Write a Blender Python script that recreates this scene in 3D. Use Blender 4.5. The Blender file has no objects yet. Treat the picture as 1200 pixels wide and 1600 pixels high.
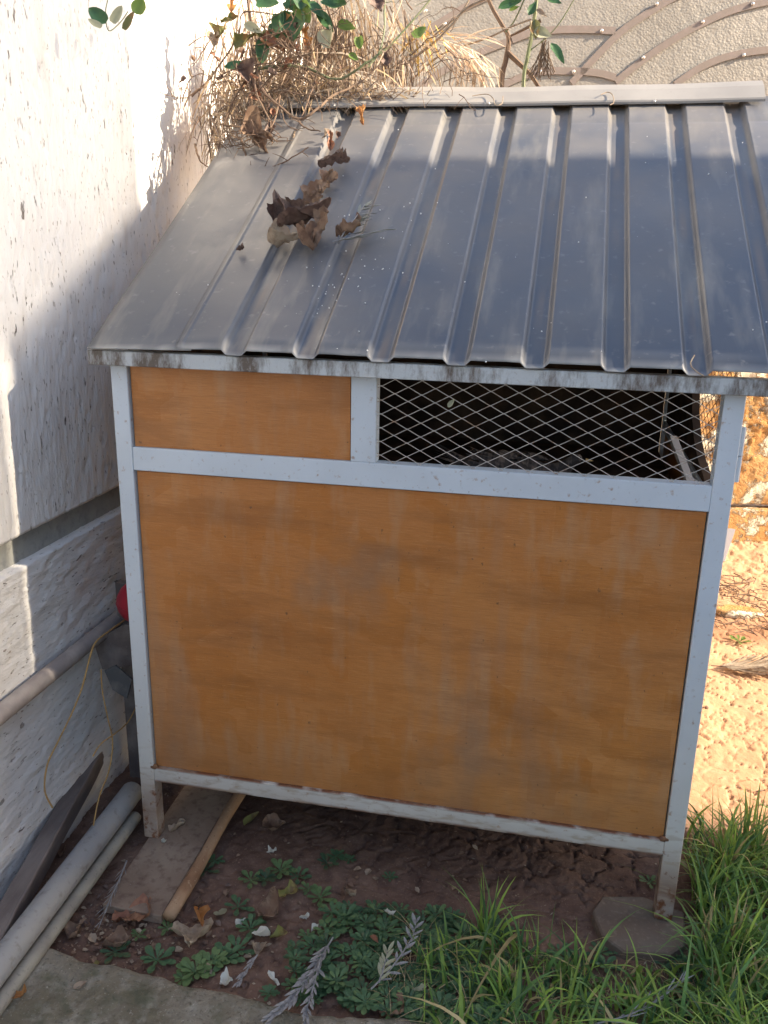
import bpy, bmesh, math, random
import numpy as np
from mathutils import Vector, Matrix, Euler
rnd = random.Random(7)
rad = math.radians
scene = bpy.context.scene
C = scene.collection

# ------------------------------------------------------------------ camera
F, CX, CY, CZ, YAW, PITCH, ROLL = 1334.4304, 0.9905, -1.767, 1.4993, 0.1989, 0.2929, 0.020
_fw = Vector((-math.sin(YAW)*math.cos(PITCH), math.cos(YAW)*math.cos(PITCH), -math.sin(PITCH)))
_r = Vector((math.cos(YAW), math.sin(YAW), 0)); _u = _r.cross(_fw)
CR = math.cos(ROLL)*_r + math.sin(ROLL)*_u
CU = -math.sin(ROLL)*_r + math.cos(ROLL)*_u
CAM = Vector((CX, CY, CZ))
cd = bpy.data.cameras.new('camera'); cam = bpy.data.objects.new('camera', cd); C.objects.link(cam)
cd.sensor_fit = 'VERTICAL'; cd.sensor_height = 24; cd.sensor_width = 18
cd.lens = F/1600*24; cd.clip_start = .05; cd.clip_end = 500
m = Matrix((CR, CU, -_fw)).transposed().to_4x4(); m.translation = CAM
cam.matrix_world = m
scene.camera = cam

# ------------------------------------------------------------------ light
SUN_EL, SUN_AZ = 29.0, 0.5           # azimuth measured from +X towards +Y
w = bpy.data.worlds.new('World'); scene.world = w; w.use_nodes = True
nt = w.node_tree; bg = nt.nodes['Background']
sky = nt.nodes.new('ShaderNodeTexSky'); sky.sky_type = 'NISHITA'; sky.sun_disc = False
sky.sun_elevation = rad(SUN_EL); sky.sun_rotation = rad(90-SUN_AZ)
sky.air_density = 1.0; sky.dust_density = 2.0; sky.ozone_density = 1.0
nt.links.new(sky.outputs[0], bg.inputs[0]); bg.inputs[1].default_value = .12
sd = bpy.data.lights.new('sun', 'SUN'); sun = bpy.data.objects.new('sun', sd); C.objects.link(sun)
sd.energy = 4.1; sd.angle = rad(.5); sd.color = (1, .84, .64)
S = Vector((math.cos(rad(SUN_EL))*math.cos(rad(SUN_AZ)), math.cos(rad(SUN_EL))*math.sin(rad(SUN_AZ)), math.sin(rad(SUN_EL))))
sun.rotation_euler = S.to_track_quat('Z', 'Y').to_euler()
scene.view_settings.view_transform = 'Standard'; scene.view_settings.look = 'None'
scene.view_settings.exposure = 1.8; scene.view_settings.gamma = 1
scene.view_settings.use_curve_mapping = False
scene.cycles.max_bounces = 8; scene.cycles.use_denoising = True

# ------------------------------------------------------------------ helpers
def ray(px, py): return (px-600)/F*CR - (py-800)/F*CU + _fw
def at(px, py, ax, v):
    """point of the plane <axis> = v seen at photo pixel (px, py)"""
    d = ray(px, py); t = (v-CAM[ax])/d[ax]; return CAM+t*d
def atp(px, py, p0, n):
    d = ray(px, py); n = Vector(n); t = (Vector(p0)-CAM).dot(n)/d.dot(n); return CAM+t*d

def hsh(ix, iy, seed):
    n = (ix.astype(np.int64)*374761393 + iy.astype(np.int64)*668265263 + seed*1442695041) & 0x7fffffff
    n = ((n ^ (n >> 13))*1274126177) & 0x7fffffff
    return ((n ^ (n >> 16)) & 0xffff)/65535.0
def vn(x, y, seed=0):
    ix, iy = np.floor(x), np.floor(y); fx, fy = x-ix, y-iy
    fx = fx*fx*(3-2*fx); fy = fy*fy*(3-2*fy)
    a, b = hsh(ix, iy, seed), hsh(ix+1, iy, seed); c, d = hsh(ix, iy+1, seed), hsh(ix+1, iy+1, seed)
    return (a*(1-fx)+b*fx)*(1-fy)+(c*(1-fx)+d*fx)*fy
def fbm(x, y, seed=0, o=4):
    s, a, t = 0, .5, 0
    for k in range(o):
        s = s+a*vn(x*2**k, y*2**k, seed+k*17); t += a; a *= .5
    return s/t
def voro(x, y, seed=0):
    """distance to the cell border"""
    ix, iy = np.floor(x), np.floor(y); f1 = np.full(x.shape, 9.); f2 = f1.copy(); cid = f1*0
    for dx in (-1, 0, 1):
        for dy in (-1, 0, 1):
            a, b = ix+dx, iy+dy
            px = a+hsh(a, b, seed); py = b+hsh(a, b, seed+5)
            d = np.hypot(px-x, py-y); nid = hsh(a, b, seed+9)
            m1 = d < f1
            f2 = np.where(m1, f1, np.minimum(f2, d)); cid = np.where(m1, nid, cid); f1 = np.where(m1, d, f1)
    return f2-f1, cid

def tag(o, label=None, cat=None, group=None, kind=None):
    if label: o['label'] = label
    if cat: o['category'] = cat
    if group: o['group'] = group
    if kind: o['kind'] = kind
    return o
def thing(name, label, cat, loc=(0, 0, 0), group=None):
    o = bpy.data.objects.new(name, None); C.objects.link(o); o.location = loc; o.empty_display_size = .05
    return tag(o, label, cat, group)
def rootloc(p):
    v = Vector((0, 0, 0))
    while p is not None: v += p.location; p = p.parent
    return v
def link(name, me, mat=None, parent=None, smooth=False, world=True):
    """mesh data given in world coordinates; stored relative to the parent"""
    o = bpy.data.objects.new(name, me); C.objects.link(o)
    if mat is not None: me.materials.append(mat)
    if parent is not None:
        if world:
            me.transform(Matrix.Translation(-rootloc(parent)))
        o.parent = parent
    if smooth: me.polygons.foreach_set('use_smooth', [True]*len(me.polygons))
    return o
def obj(name, bm, mat, parent=None, smooth=False, bevel=0, solid=0, world=True):
    if bevel:
        bmesh.ops.bevel(bm, geom=[e for e in bm.edges], offset=bevel, segments=1, affect='EDGES')
    me = bpy.data.meshes.new(name); bm.to_mesh(me); bm.free()
    o = link(name, me, mat, parent, smooth, world)
    if solid:
        md = o.modifiers.new('thickness', 'SOLIDIFY'); md.thickness = solid; md.offset = -1
    return o
def origin_to(o, p):
    """move a top-level mesh's origin to p without moving the mesh"""
    p = Vector(p); o.data.transform(Matrix.Translation(-p)); o.location = p; return o
def box(bm, x0, x1, y0, y1, z0, z1):
    v = [bm.verts.new((x, y, z)) for x in (x0, x1) for y in (y0, y1) for z in (z0, z1)]
    for f in ((0, 1, 3, 2), (4, 6, 7, 5), (0, 4, 5, 1), (2, 3, 7, 6), (0, 2, 6, 4), (1, 5, 7, 3)):
        bm.faces.new([v[i] for i in f])
    return bm
def bar(bm, a, b, wd, ht, up=(0, 0, 1), ends=True):
    a, b = Vector(a), Vector(b); d = (b-a).normalized(); s = d.cross(Vector(up)).normalized(); u = s.cross(d)
    q = []
    for p in (a, b):
        q.append([bm.verts.new(p+s*i*wd/2+u*j*ht/2) for i, j in ((-1, -1), (1, -1), (1, 1), (-1, 1))])
    for i in range(4): bm.faces.new((q[0][i], q[0][(i+1) % 4], q[1][(i+1) % 4], q[1][i]))
    if ends: bm.faces.new(q[0][::-1]); bm.faces.new(q[1])
    return bm
def tube(bm, pts, r, n=6, cap=True):
    pts = [Vector(p) for p in pts]; N = len(pts)
    rs = r if isinstance(r, (list, tuple)) else [r]*N
    rings = []; ref = Vector((0.13, .31, .94)).normalized()
    for i, p in enumerate(pts):
        d = (pts[min(i+1, N-1)]-pts[max(i-1, 0)]).normalized()
        if abs(d.dot(ref)) > .97: ref = Vector((.9, .3, .1)).normalized()
        s = d.cross(ref).normalized(); u = s.cross(d)
        rings.append([bm.verts.new(p+(s*math.cos(a)+u*math.sin(a))*rs[i]) for a in [2*math.pi*k/n for k in range(n)]])
    for i in range(N-1):
        for k in range(n):
            bm.faces.new((rings[i][k], rings[i][(k+1) % n], rings[i+1][(k+1) % n], rings[i+1][k]))
    if cap and n > 2: bm.faces.new(rings[0][::-1]); bm.faces.new(rings[-1])
    return bm
def smooth_path(pts, k=5):
    pts = [Vector(p) for p in pts]; out = []
    for i in range(len(pts)-1):
        p0, p1, p2, p3 = pts[max(i-1, 0)], pts[i], pts[i+1], pts[min(i+2, len(pts)-1)]
        for j in range(k):
            t = j/k
            out.append(.5*((2*p1)+(p2-p0)*t+(2*p0-5*p1+4*p2-p3)*t*t+(3*p1-p0-3*p2+p3)*t**3))
    out.append(pts[-1]); return out
def gridmesh(name, X, Y, Z, mat, parent=None, smooth=True, attr=None):
    h, wd = X.shape
    me = bpy.data.meshes.new(name)
    co = np.stack([X, Y, Z], -1).reshape(-1, 3).astype(np.float32)
    idx = np.arange(h*wd).reshape(h, wd)
    q = np.stack([idx[:-1, :-1], idx[:-1, 1:], idx[1:, 1:], idx[1:, :-1]], -1).reshape(-1, 4)
    me.vertices.add(len(co)); me.vertices.foreach_set('co', co.ravel())
    me.loops.add(q.size); me.loops.foreach_set('vertex_index', q.ravel().astype(np.int32))
    me.polygons.add(len(q)); me.polygons.foreach_set('loop_start', np.arange(0, q.size, 4, dtype=np.int32))
    me.polygons.foreach_set('loop_total', np.full(len(q), 4, np.int32))
    me.update(calc_edges=True); me.validate()
    if attr is not None:
        for nm, v in attr.items():
            a = me.attributes.new(nm, 'FLOAT', 'POINT'); a.data.foreach_set('value', v.ravel().astype(np.float32))
    return link(name, me, mat, parent, smooth)

# ------------------------------------------------------------------ materials
class MB:
    def __init__(s, name, col, rough=.7, metal=0, spec=.5, trans=0, coat=0):
        s.m = bpy.data.materials.new(name); s.m.use_nodes = True; s.t = s.m.node_tree
        s.b = s.t.nodes['Principled BSDF']; s.n = s.t.nodes; s.l = s.t.links
        s.b.inputs['Roughness'].default_value = rough; s.b.inputs['Metallic'].default_value = metal
        s.b.inputs['Specular IOR Level'].default_value = spec; s.b.inputs['Coat Weight'].default_value = coat
        s.tc = s.n.new('ShaderNodeTexCoord'); s.rgb = s.n.new('ShaderNodeRGB'); s.rgb.outputs[0].default_value = (*col, 1)
        s.c = s.rgb.outputs[0]; s.nrm = None; s.trans = trans; s.r = None
    def noise(s, scale, st=(1, 1, 1), detail=4, rough=.55, kind='noise', dist=0, coord='Object', **k):
        mp = s.n.new('ShaderNodeMapping'); mp.inputs['Scale'].default_value = st
        s.l.new(s.tc.outputs[coord], mp.inputs[0])
        if kind == 'noise':
            x = s.n.new('ShaderNodeTexNoise'); x.inputs['Detail'].default_value = detail
            x.inputs['Roughness'].default_value = rough; x.inputs['Distortion'].default_value = dist; out = x.outputs['Fac']
        else:
            x = s.n.new('ShaderNodeTexVoronoi'); x.feature = k.get('feature', 'F1'); x.distance = k.get('metric', 'EUCLIDEAN')
            out = x.outputs[k.get('out', 'Distance')]
        x.inputs['Scale'].default_value = scale; s.l.new(mp.outputs[0], x.inputs['Vector'])
        return out
    def ramp(s, f, lo, hi, a=0, b=1):
        r = s.n.new('ShaderNodeMapRange'); r.inputs[1].default_value = lo; r.inputs[2].default_value = hi
        r.inputs[3].default_value = a; r.inputs[4].default_value = b; s.l.new(f, r.inputs[0]); return r.outputs[0]
    def mul(s, a, b, op='MULTIPLY'):
        x = s.n.new('ShaderNodeMath'); x.operation = op
        for i, v in ((0, a), (1, b)):
            if isinstance(v, (int, float)): x.inputs[i].default_value = v
            else: s.l.new(v, x.inputs[i])
        return x.outputs[0]
    def mix(s, fac, col, mode='MIX'):
        x = s.n.new('ShaderNodeMix'); x.data_type = 'RGBA'; x.blend_type = mode
        if isinstance(fac, (int, float)): x.inputs[0].default_value = fac
        else: s.l.new(fac, x.inputs[0])
        s.l.new(s.c, x.inputs[6])
        if isinstance(col, tuple): x.inputs[7].default_value = (*col, 1)
        else: s.l.new(col, x.inputs[7])
        s.c = x.outputs[2]; return s
    def var(s, scale, col, lo=.4, hi=.65, st=(1, 1, 1), amt=1, **k):
        return s.mix(s.ramp(s.noise(scale, st, **k), lo, hi, 0, amt), col)
    def bump(s, f, strength=.5, dist=.002):
        b = s.n.new('ShaderNodeBump'); b.inputs['Strength'].default_value = strength; b.inputs['Distance'].default_value = dist
        s.l.new(f, b.inputs['Height'])
        if s.nrm: s.l.new(s.nrm, b.inputs['Normal'])
        s.nrm = b.outputs[0]; return s
    def attr(s, name):
        a = s.n.new('ShaderNodeAttribute'); a.attribute_name = name; return a
    def axis(s, ax):
        x = s.n.new('ShaderNodeSeparateXYZ'); s.l.new(s.tc.outputs['Object'], x.inputs[0]); return x.outputs[ax]
    def done(s):
        s.l.new(s.c, s.b.inputs['Base Color'])
        if s.nrm: s.l.new(s.nrm, s.b.inputs['Normal'])
        if s.r is not None: s.l.new(s.r, s.b.inputs['Roughness'])
        if s.trans:
            tr = s.n.new('ShaderNodeBsdfTranslucent'); s.l.new(s.c, tr.inputs[0])
            mx = s.n.new('ShaderNodeMixShader'); mx.inputs[0].default_value = s.trans
            s.l.new(s.b.outputs[0], mx.inputs[1]); s.l.new(tr.outputs[0], mx.inputs[2])
            s.l.new(mx.outputs[0], s.n['Material Output'].inputs[0])
        return s.m

# soil
k = MB('red_soil', (.155, .095, .072), .95, spec=.15)
k.var(3, (.21, .135, .10), .4, .65).var(22, (.085, .05, .04), .45, .7, amt=.7).var(180, (.36, .26, .19), .58, .75, amt=.6)
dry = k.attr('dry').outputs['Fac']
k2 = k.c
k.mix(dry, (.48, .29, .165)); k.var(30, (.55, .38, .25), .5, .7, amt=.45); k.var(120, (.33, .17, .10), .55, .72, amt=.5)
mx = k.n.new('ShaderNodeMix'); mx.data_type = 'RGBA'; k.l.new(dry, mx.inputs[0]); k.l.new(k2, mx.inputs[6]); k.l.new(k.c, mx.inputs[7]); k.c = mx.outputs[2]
k.mix(k.attr('red').outputs['Fac'], (.23, .085, .045)); k.mix(k.attr('damp_shade').outputs['Fac'], (.045, .032, .026))
k.bump(k.noise(160, detail=6), .6, .003).bump(k.noise(500, detail=3), .5, .001)
M_SOIL = k.done()
# plaster of the side wall
def plaster(name, col, streak, along):
    k = MB(name, col, .92, spec=.12)
    k.var(1.6, (col[0]*.86, col[1]*.87, col[2]*.9), .4, .7, amt=.8)
    k.var(9, (.50, .45, .40), .56, .75, st=streak, amt=.45)
    f = k.mul(k.ramp(k.noise(70, streak, detail=3, rough=.6), .655, .69), k.ramp(k.noise(5, detail=4), .38, .6))
    k.mix(f, (.20, .17, .15)); k.mix(k.ramp(k.noise(150, streak, detail=2), .66, .70, 0, .8), (.25, .21, .18))
    k.bump(k.noise(60, streak, detail=5), .9, .006).bump(k.noise(230, detail=4), .5, .0015)
    k.bump(k.mul(f, -1), 1, .004)
    return k.done()
M_PLAST = plaster('white_roughcast', (.80, .785, .76), (1, 1, .28), 'z')
M_PLAST2 = plaster('white_roughcast_low', (.72, .71, .69), (1, .30, 1), 'y')
k = MB('grey_cement', (.30, .31, .30), .85, spec=.25); k.var(5, (.40, .40, .36), .4, .65).var(60, (.2, .2, .2), .5, .75, amt=.6)
k.bump(k.noise(80, detail=6), .5, .003); M_CEM = k.done()
k = MB('mossy_concrete', (.29, .26, .205), .93, spec=.15); k.var(6, (.20, .175, .125), .42, .6).var(30, (.40, .38, .32), .5, .7, amt=.7)
k.var(110, (.13, .12, .09), .56, .7, amt=.8).var(160, (.55, .52, .45), .62, .72, amt=.6)
k.var(14, (.12, .125, .08), .50, .66, amt=.75, detail=8); k.bump(k.noise(45, detail=8, rough=.7), 1, .012).bump(k.noise(260), .6, .0015); M_CONC = k.done()
# orange wall
k = MB('orange_mud_plaster', (.50, .27, .10), .95, spec=.1); k.var(2.2, (.58, .36, .17), .42, .6).var(9, (.40, .19, .07), .48, .65, amt=.6)
f = k.ramp(k.noise(3.6, detail=10, rough=.75), .50, .54); k.mix(f, (.80, .71, .54)); k.var(60, (.33, .17, .07), .55, .75, amt=.5)
k.bump(k.noise(14, detail=9, rough=.7), 1, .03).bump(k.noise(90, detail=5), .8, .006).bump(f, 1, .012); M_ORANGE = k.done()
# gate sheet
k = MB('embossed_metal_sheet', (.325, .30, .262), .48, metal=.25, spec=.5); k.var(1.5, (.275, .25, .215), .4, .65).var(7, (.375, .345, .30), .5, .7, amt=.5)
v = k.noise(85, (1, 1, 1.3), kind='v', dist=0); k.bump(k.mul(v, -1), .3, .004).bump(k.noise(25), .3, .01); M_SHEET = k.done()
k = MB('brown_flat_bar', (.22, .18, .155), .6, metal=.2); k.var(40, (.25, .2, .18), .45, .7); M_BAR = k.done()
k = MB('rivet_metal', (.6, .58, .55), .4, metal=.6); M_RIVET = k.done()
# plywood
def ply(name, dark=1.0):
    k = MB(name, (.46*dark, .18*dark, .046*dark), .33, spec=.45)
    k.var(1.3, (.54*dark, .235*dark, .072*dark), .4, .62)
    c = k.noise(7, (1, 1, 1.5), kind='v', metric='CHEBYCHEV', out='Color', dist=0)
    sp = k.n.new('ShaderNodeSeparateColor'); k.l.new(c, sp.inputs[0])
    k.mix(k.ramp(sp.outputs[0], .60, .82, 0, .50), (.42*dark, .145*dark, .020*dark))
    c = k.noise(17, (1.4, 1, .8), kind='v', metric='CHEBYCHEV', out='Color')
    sp = k.n.new('ShaderNodeSeparateColor'); k.l.new(c, sp.inputs[0])
    k.mix(k.ramp(sp.outputs[1], .80, .95, 0, .25), (.42*dark, .13*dark, .015*dark))
    k.var(6, (.46*dark, .28*dark, .15*dark), .52, .7, st=(3, 1, .8), amt=.5)          # pale worn varnish
    k.var(3, (.24*dark, .09*dark, .025*dark), .5, .75, st=(1, 1, 5), amt=.7, detail=8)
    k.var(1.6, (.33*dark, .20*dark, .12*dark), .56, .68, st=(5, 1, .7), amt=.45, detail=6); k.var(2.5, (.25, .15, .09), .60, .70, amt=.6, detail=9)
    g = k.noise(26, (1, 1, 16), detail=6, rough=.7, dist=.3)
    k.mix(k.ramp(g, .5, .72, 0, .62), (.30*dark, .12*dark, .035*dark)); k.mix(k.ramp(g, .28, .44, .55, 0), (.56*dark, .29*dark, .11*dark))
    k.var(75, (.13, .07, .035), .69, .73, amt=.7); k.var(240, (.62, .40, .24), .66, .72, st=(1, 1, 9), amt=.6); k.var(200, (.2, .09, .03), .60, .70, st=(1, 1, 14), amt=.5)
    z = k.axis(2); f = k.mul(k.ramp(z, .42, .22), k.noise(4, detail=5)); k.mix(k.ramp(f, .1, .8, 0, .55), (.17, .085, .04))
    k.r = k.ramp(k.noise(9, detail=5), .3, .7, .28, .5)
    k.bump(g, .35, .0012).bump(k.noise(18, (1, 1, 3)), .25, .002)
    return k.done()
M_PLY = ply('varnished_plywood')
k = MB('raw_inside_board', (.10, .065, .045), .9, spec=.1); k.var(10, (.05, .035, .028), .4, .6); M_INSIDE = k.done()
# painted frame
def paintmat(name, rail):
    k = MB(name, (.60, .67, .73), .42, spec=.45); k.var(4, (.54, .60, .65), .4, .65).var(90, (.36, .38, .40), .62, .75, amt=.5)
    k.var(170, (.06, .05, .045), .735, .75)
    z = k.axis(2); low = k.ramp(z, .30, .0)
    pale = k.ramp(z, .8, .15); k.mix(k.mul(pale, .9), (.56, .52, .45))
    k.mix(k.mul(k.ramp(z, .22, .08), k.ramp(k.noise(11, detail=7), .30, .55, .35, .95)), (.20, .115, .075))
    if rail: k.mix(k.mul(k.mul(k.ramp(z, .212, .2175), k.ramp(z, .224, .219)), k.ramp(k.noise(14, detail=7), .35, .5)), (.17, .07, .035))
    if rail: k.mix(k.mul(k.mul(k.ramp(z, .184, .177), k.ramp(z, .16, .17)), k.ramp(k.noise(9, detail=7), .38, .52)), (.15, .07, .04))
    k.mix(k.mul(k.ramp(k.noise(30, (.6, 1, 2), detail=7), .5, .62, 0, .7), k.ramp(z, .30, .2)), (.36, .29, .22))
    
    n = k.noise(26, detail=8, rough=.7); f = k.ramp(k.mul(n, k.mul(low, .24), 'ADD'), .70, .78); k.mix(f, (.17, .065, .028))
    k.var(60, (.33, .2, .12), .62, .72, amt=.7)
    k.bump(k.noise(120, detail=3), .12, .001); return k.done()
M_PAINT = paintmat('pale_blue_paint', False)
M_RAIL = paintmat('pale_paint_with_rusty_seam', True)
k = MB('grimy_fascia_paint', (.52, .56, .57), .6); f = k.ramp(k.noise(8, (1, 1, .3), detail=8, rough=.75), .46, .58)
k.mix(f, (.13, .105, .085)); k.var(120, (.35, .32, .28), .6, .7, amt=.5); k.bump(k.noise(140, detail=5), .5, .002); M_FASCIA = k.done()
k = MB('galvanised_wire', (.52, .49, .45), .45, metal=.35); k.var(40, (.36, .22, .12), .56, .68, amt=.8); M_WIRE = k.done()
k = MB('rusty_iron', (.13, .065, .04), .85); k.var(50, (.26, .13, .06), .45, .7); k.bump(k.noise(200), .4, .001); M_RUST = k.done()
# roof
def roofmat(name, tint):
    k = MB(name, (.06*tint, .072*tint, .095*tint), .40, metal=.0, spec=.55)
    k.var(2.2, (.11, .115, .12), .38, .68, amt=.75)
    y = k.axis(1); f = k.mul(k.ramp(y, -.6, .75), k.ramp(k.noise(3.5, detail=6), .25, .6)); k.mix(k.mul(f, .32), (.52, .45, .36))    # dust, paler towards the ridge to stand in for the sunlit band
    k.var(5, (.24, .225, .195), .52, .72, st=(3, .6, .6), amt=.7)
    k.var(45, (.30, .29, .27), .62, .74, amt=.35).var(150, (.62, .60, .57), .75, .77, amt=.5)
    k.mix(k.mul(k.attr('streak').outputs['Fac'], .8), (.30, .20, .115))
    k.mix(k.mul(k.attr('edge').outputs['Fac'], .8), (.50, .50, .48))
    k.r = k.ramp(k.noise(7, detail=6), .3, .7, .30, .52)
    k.bump(k.noise(60, detail=5), .12, .0012).bump(k.noise(3), .25, .01)
    return k.done()
M_ROOF = roofmat('blue_grey_roof_sheet', 1.0)
k = MB('ridge_flashing_metal', (.34, .32, .29), .42, spec=.5); k.var(4, (.26, .245, .225), .4, .7); k.var(70, (.25, .23, .2), .6, .75, amt=.5); M_RIDGE = k.done()
# woods, pipes
k = MB('grey_plastic_pipe', (.27, .275, .28), .42, spec=.5); k.var(7, (.34, .33, .31), .4, .65, st=(1, .4, 1)).var(50, (.17, .155, .14), .55, .72, amt=.7)
k.var(140, (.5, .48, .44), .66, .74, amt=.6); k.bump(k.noise(70), .2, .001); M_PIPE = k.done()
k = MB('beige_plastic_pipe', (.31, .29, .24), .5); k.var(12, (.22, .2, .175), .45, .7).var(120, (.12, .11, .1), .6, .72, amt=.7); M_PIPE2 = k.done()
k = MB('dusty_iron_pipe', (.27, .235, .22), .7); k.var(15, (.36, .32, .29), .45, .65); k.bump(k.noise(90), .4, .0015); M_PIPE3 = k.done()
k = MB('dark_weathered_timber', (.125, .10, .09), .75); k.var(14, (.21, .175, .155), .45, .65, st=(1, .25, 1)).var(90, (.22, .19, .17), .62, .75, amt=.6)
k.bump(k.noise(60, (1, .15, 1), detail=6), .7, .003); M_BEAM = k.done()
k = MB('muddy_board', (.23, .165, .12), .85); k.var(7, (.31, .24, .18), .4, .65).var(40, (.12, .065, .05), .5, .7, amt=.7).var(200, (.34, .29, .25), .62, .72, amt=.5)
k.bump(k.noise(90, detail=6), .5, .0025); M_BOARD = k.done()
k = MB('peeled_pole', (.36, .225, .13), .75); k.var(25, (.22, .11, .055), .5, .7, st=(1, .3, 1)).var(90, (.47, .33, .21), .58, .7, amt=.7).var(160, (.07, .04, .03), .66, .72)
k.bump(k.noise(60, (1, .3, 1)), .4, .002); M_POLE = k.done()
k = MB('flat_stone', (.145, .105, .08), .95); k.var(14, (.16, .13, .1), .4, .7).var(80, (.24, .19, .15), .55, .7, amt=.6); k.bump(k.noise(50, detail=7), .8, .005); M_STONE = k.done()
k = MB('red_plastic', (.42, .018, .035), .4); k.var(8, (.3, .015, .03), .4, .7); M_RED = k.done()
k = MB('twisted_yellow_cord', (.36, .22, .075), .8); k.bump(k.noise(400), .8, .001); k.var(40, (.33, .2, .08), .45, .7); M_CORD = k.done()
k = MB('dark_steel', (.10, .105, .11), .5, metal=.4); k.var(20, (.2, .19, .18), .5, .7); M_STEEL = k.done()
k = MB('shade_wall_render', (.62, .58, .52), .9); k.var(2, (.52, .49, .44), .4, .7); M_SHADE = k.done()
k = MB('white_plastic_scrap', (.8, .8, .78), .5); M_WHITE = k.done()
# vegetation
def leafmat(name, c1, c2, c3=None, rough=.5, trans=.25, scale=18):
    k = MB(name, c1, rough, trans=trans, spec=.35); k.var(scale, c2, .4, .62)
    if c3: k.var(scale*2.3, c3, .52, .68, amt=.7)
    k.bump(k.noise(140, detail=4), .4, .001); return k.done()
M_GREEN = leafmat('leaf_green', (.045, .115, .05), (.07, .15, .055), (.03, .085, .045), .38)
M_BRIGHT = leafmat('leaf_bright_green', (.13, .21, .05), (.18, .26, .07), None, .4, .35)
M_OLIVE = leafmat('leaf_olive', (.14, .15, .06), (.22, .19, .08), (.25, .13, .06), .5)
M_ORLEAF = leafmat('leaf_orange', (.50, .24, .08), (.40, .17, .08), (.55, .35, .15), .55, .35)
M_BROWN = leafmat('dead_leaf_brown', (.21, .13, .09), (.32, .22, .15), (.10, .06, .045), .75, .25, 30)
M_DARKL = leafmat('dead_leaf_dark', (.11, .07, .06), (.21, .145, .115), (.055, .035, .032), .6, .18, 30)
M_RUSTL = leafmat('dead_leaf_rust', (.27, .12, .075), (.36, .20, .12), (.16, .08, .055), .65, .15, 25)
M_TANL = leafmat('dead_leaf_tan', (.34, .26, .19), (.42, .35, .26), (.22, .15, .10), .75, .2, 30)
M_YELL = leafmat('fading_leaf_yellow_green', (.29, .29, .09), (.36, .27, .10), (.16, .095, .06), .6, .25, 20)
M_PETAL = leafmat('white_petal', (.66, .66, .58), (.74, .73, .66), None, .6, .25)
M_PALE = leafmat('pale_grey_green_leaf', (.36, .37, .25), (.42, .42, .30), None, .6, .25)
M_WEED = leafmat('weed_green', (.08, .16, .08), (.11, .20, .095), (.055, .115, .06), .5, .22, 40)
M_WEED2 = leafmat('weed_green_light', (.12, .20, .085), (.16, .25, .10), (.09, .14, .06), .5, .22, 40)
M_WEED3 = leafmat('weed_green_dark', (.05, .105, .06), (.07, .13, .065), (.14, .12, .06), .5, .2, 40)
M_PALE2 = leafmat('grey_green_needle', (.24, .25, .21), (.33, .34, .29), None, .6, .15)
M_SILV = leafmat('silver_frond', (.25, .25, .25), (.34, .34, .34), (.17, .16, .16), .7, .12, 50)
M_STEM = leafmat('brown_stem', (.13, .085, .06), (.2, .135, .09), None, .8, 0)
M_GSTEM = leafmat('green_stem', (.14, .17, .085), (.19, .2, .11), None, .6, 0)
k = MB('grass_blade', (.1, .2, .05), .45, trans=.35, spec=.35); k.c = k.attr('Col').outputs['Color']; M_GRASS = k.done()
k = MB('dry_straw', (.6, .45, .27), .7, trans=.2, spec=.3); k.c = k.attr('Col').outputs['Color']; M_STRAW = k.done()
k = MB('barred_feather', (.12, .095, .08), .8); k.var(40, (.05, .042, .04), .48, .56, st=(2.5, .4, 1)); M_FEATH = k.done()
k = MB('comb_red', (.35, .03, .02), .6); M_COMB = k.done()
k = MB('beak_horn', (.45, .3, .12), .5); M_BEAK = k.done()
k = MB('eye_black', (.01, .01, .01), .15); M_EYE = k.done()

# ------------------------------------------------------------------ ground
G0 = -.03
def ground_z(x, y):
    x = np.asarray(x, float); y = np.asarray(y, float)
    z = G0 + .018*(fbm(x*3+5, y*3+9, 3)-.5) + .014*(fbm(x*11, y*11, 8)-.5)
    z = z + .10*np.clip((y-1.9)/.9, 0, 1)**1.5*np.clip((x-.9)/.4, 0, 1)        # bank at the foot of the back wall
    return z
def gz(x, y): return float(ground_z(np.array([x]), np.array([y]))[0])
def axis_coords(segs, far):
    a = [np.arange(s, e, d) for s, e, d in segs]
    c = np.concatenate(a); lo = [c[0]-t for t in far[::-1]]; hi = [c[-1]+t for t in far]
    return np.concatenate([lo, c, hi])
far = [.05, .15, .4, 1, 2.5, 6, 15, 40, 100, 220]
gx = axis_coords([(-.34, 2.6, .0058)], far); gy = axis_coords([(-.66, .75, .0052), (.75, 3.3, .0085)], far)
X, Y = np.meshgrid(gx, gy)
Z = ground_z(X, Y)
wx = X+.05*(fbm(X*9, Y*9, 31)-.5)+.02*(fbm(X*40, Y*40, 35)-.5); wy = Y+.05*(fbm(X*9+7, Y*9, 33)-.5)+.02*(fbm(X*40, Y*40+9, 37)-.5)
e1, c1 = voro(wx*14, wy*14, 11); e2, c2 = voro(wx*34, wy*34, 15)
crk = np.clip(1-e1/.05, 0, 1)**.7 * np.clip((fbm(X*4, Y*4, 21)-.32)*5, 0, 1)
crk2 = np.clip(1-e2/.075, 0, 1) * np.clip((fbm(X*5+3, Y*5, 23)-.45)*4, 0, 1)
Z = Z - .013*crk - .006*crk2 + .002*(c1-.5)*np.clip(e1/.2, 0, 1)
dryz = np.clip((X-1.3)/.15, 0, 1)*np.clip((Y-.3)/.3, 0, 1)
rough = np.clip((fbm(X*2.2+11, Y*2.2, 41)-.42)*5, 0, 1)
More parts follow.
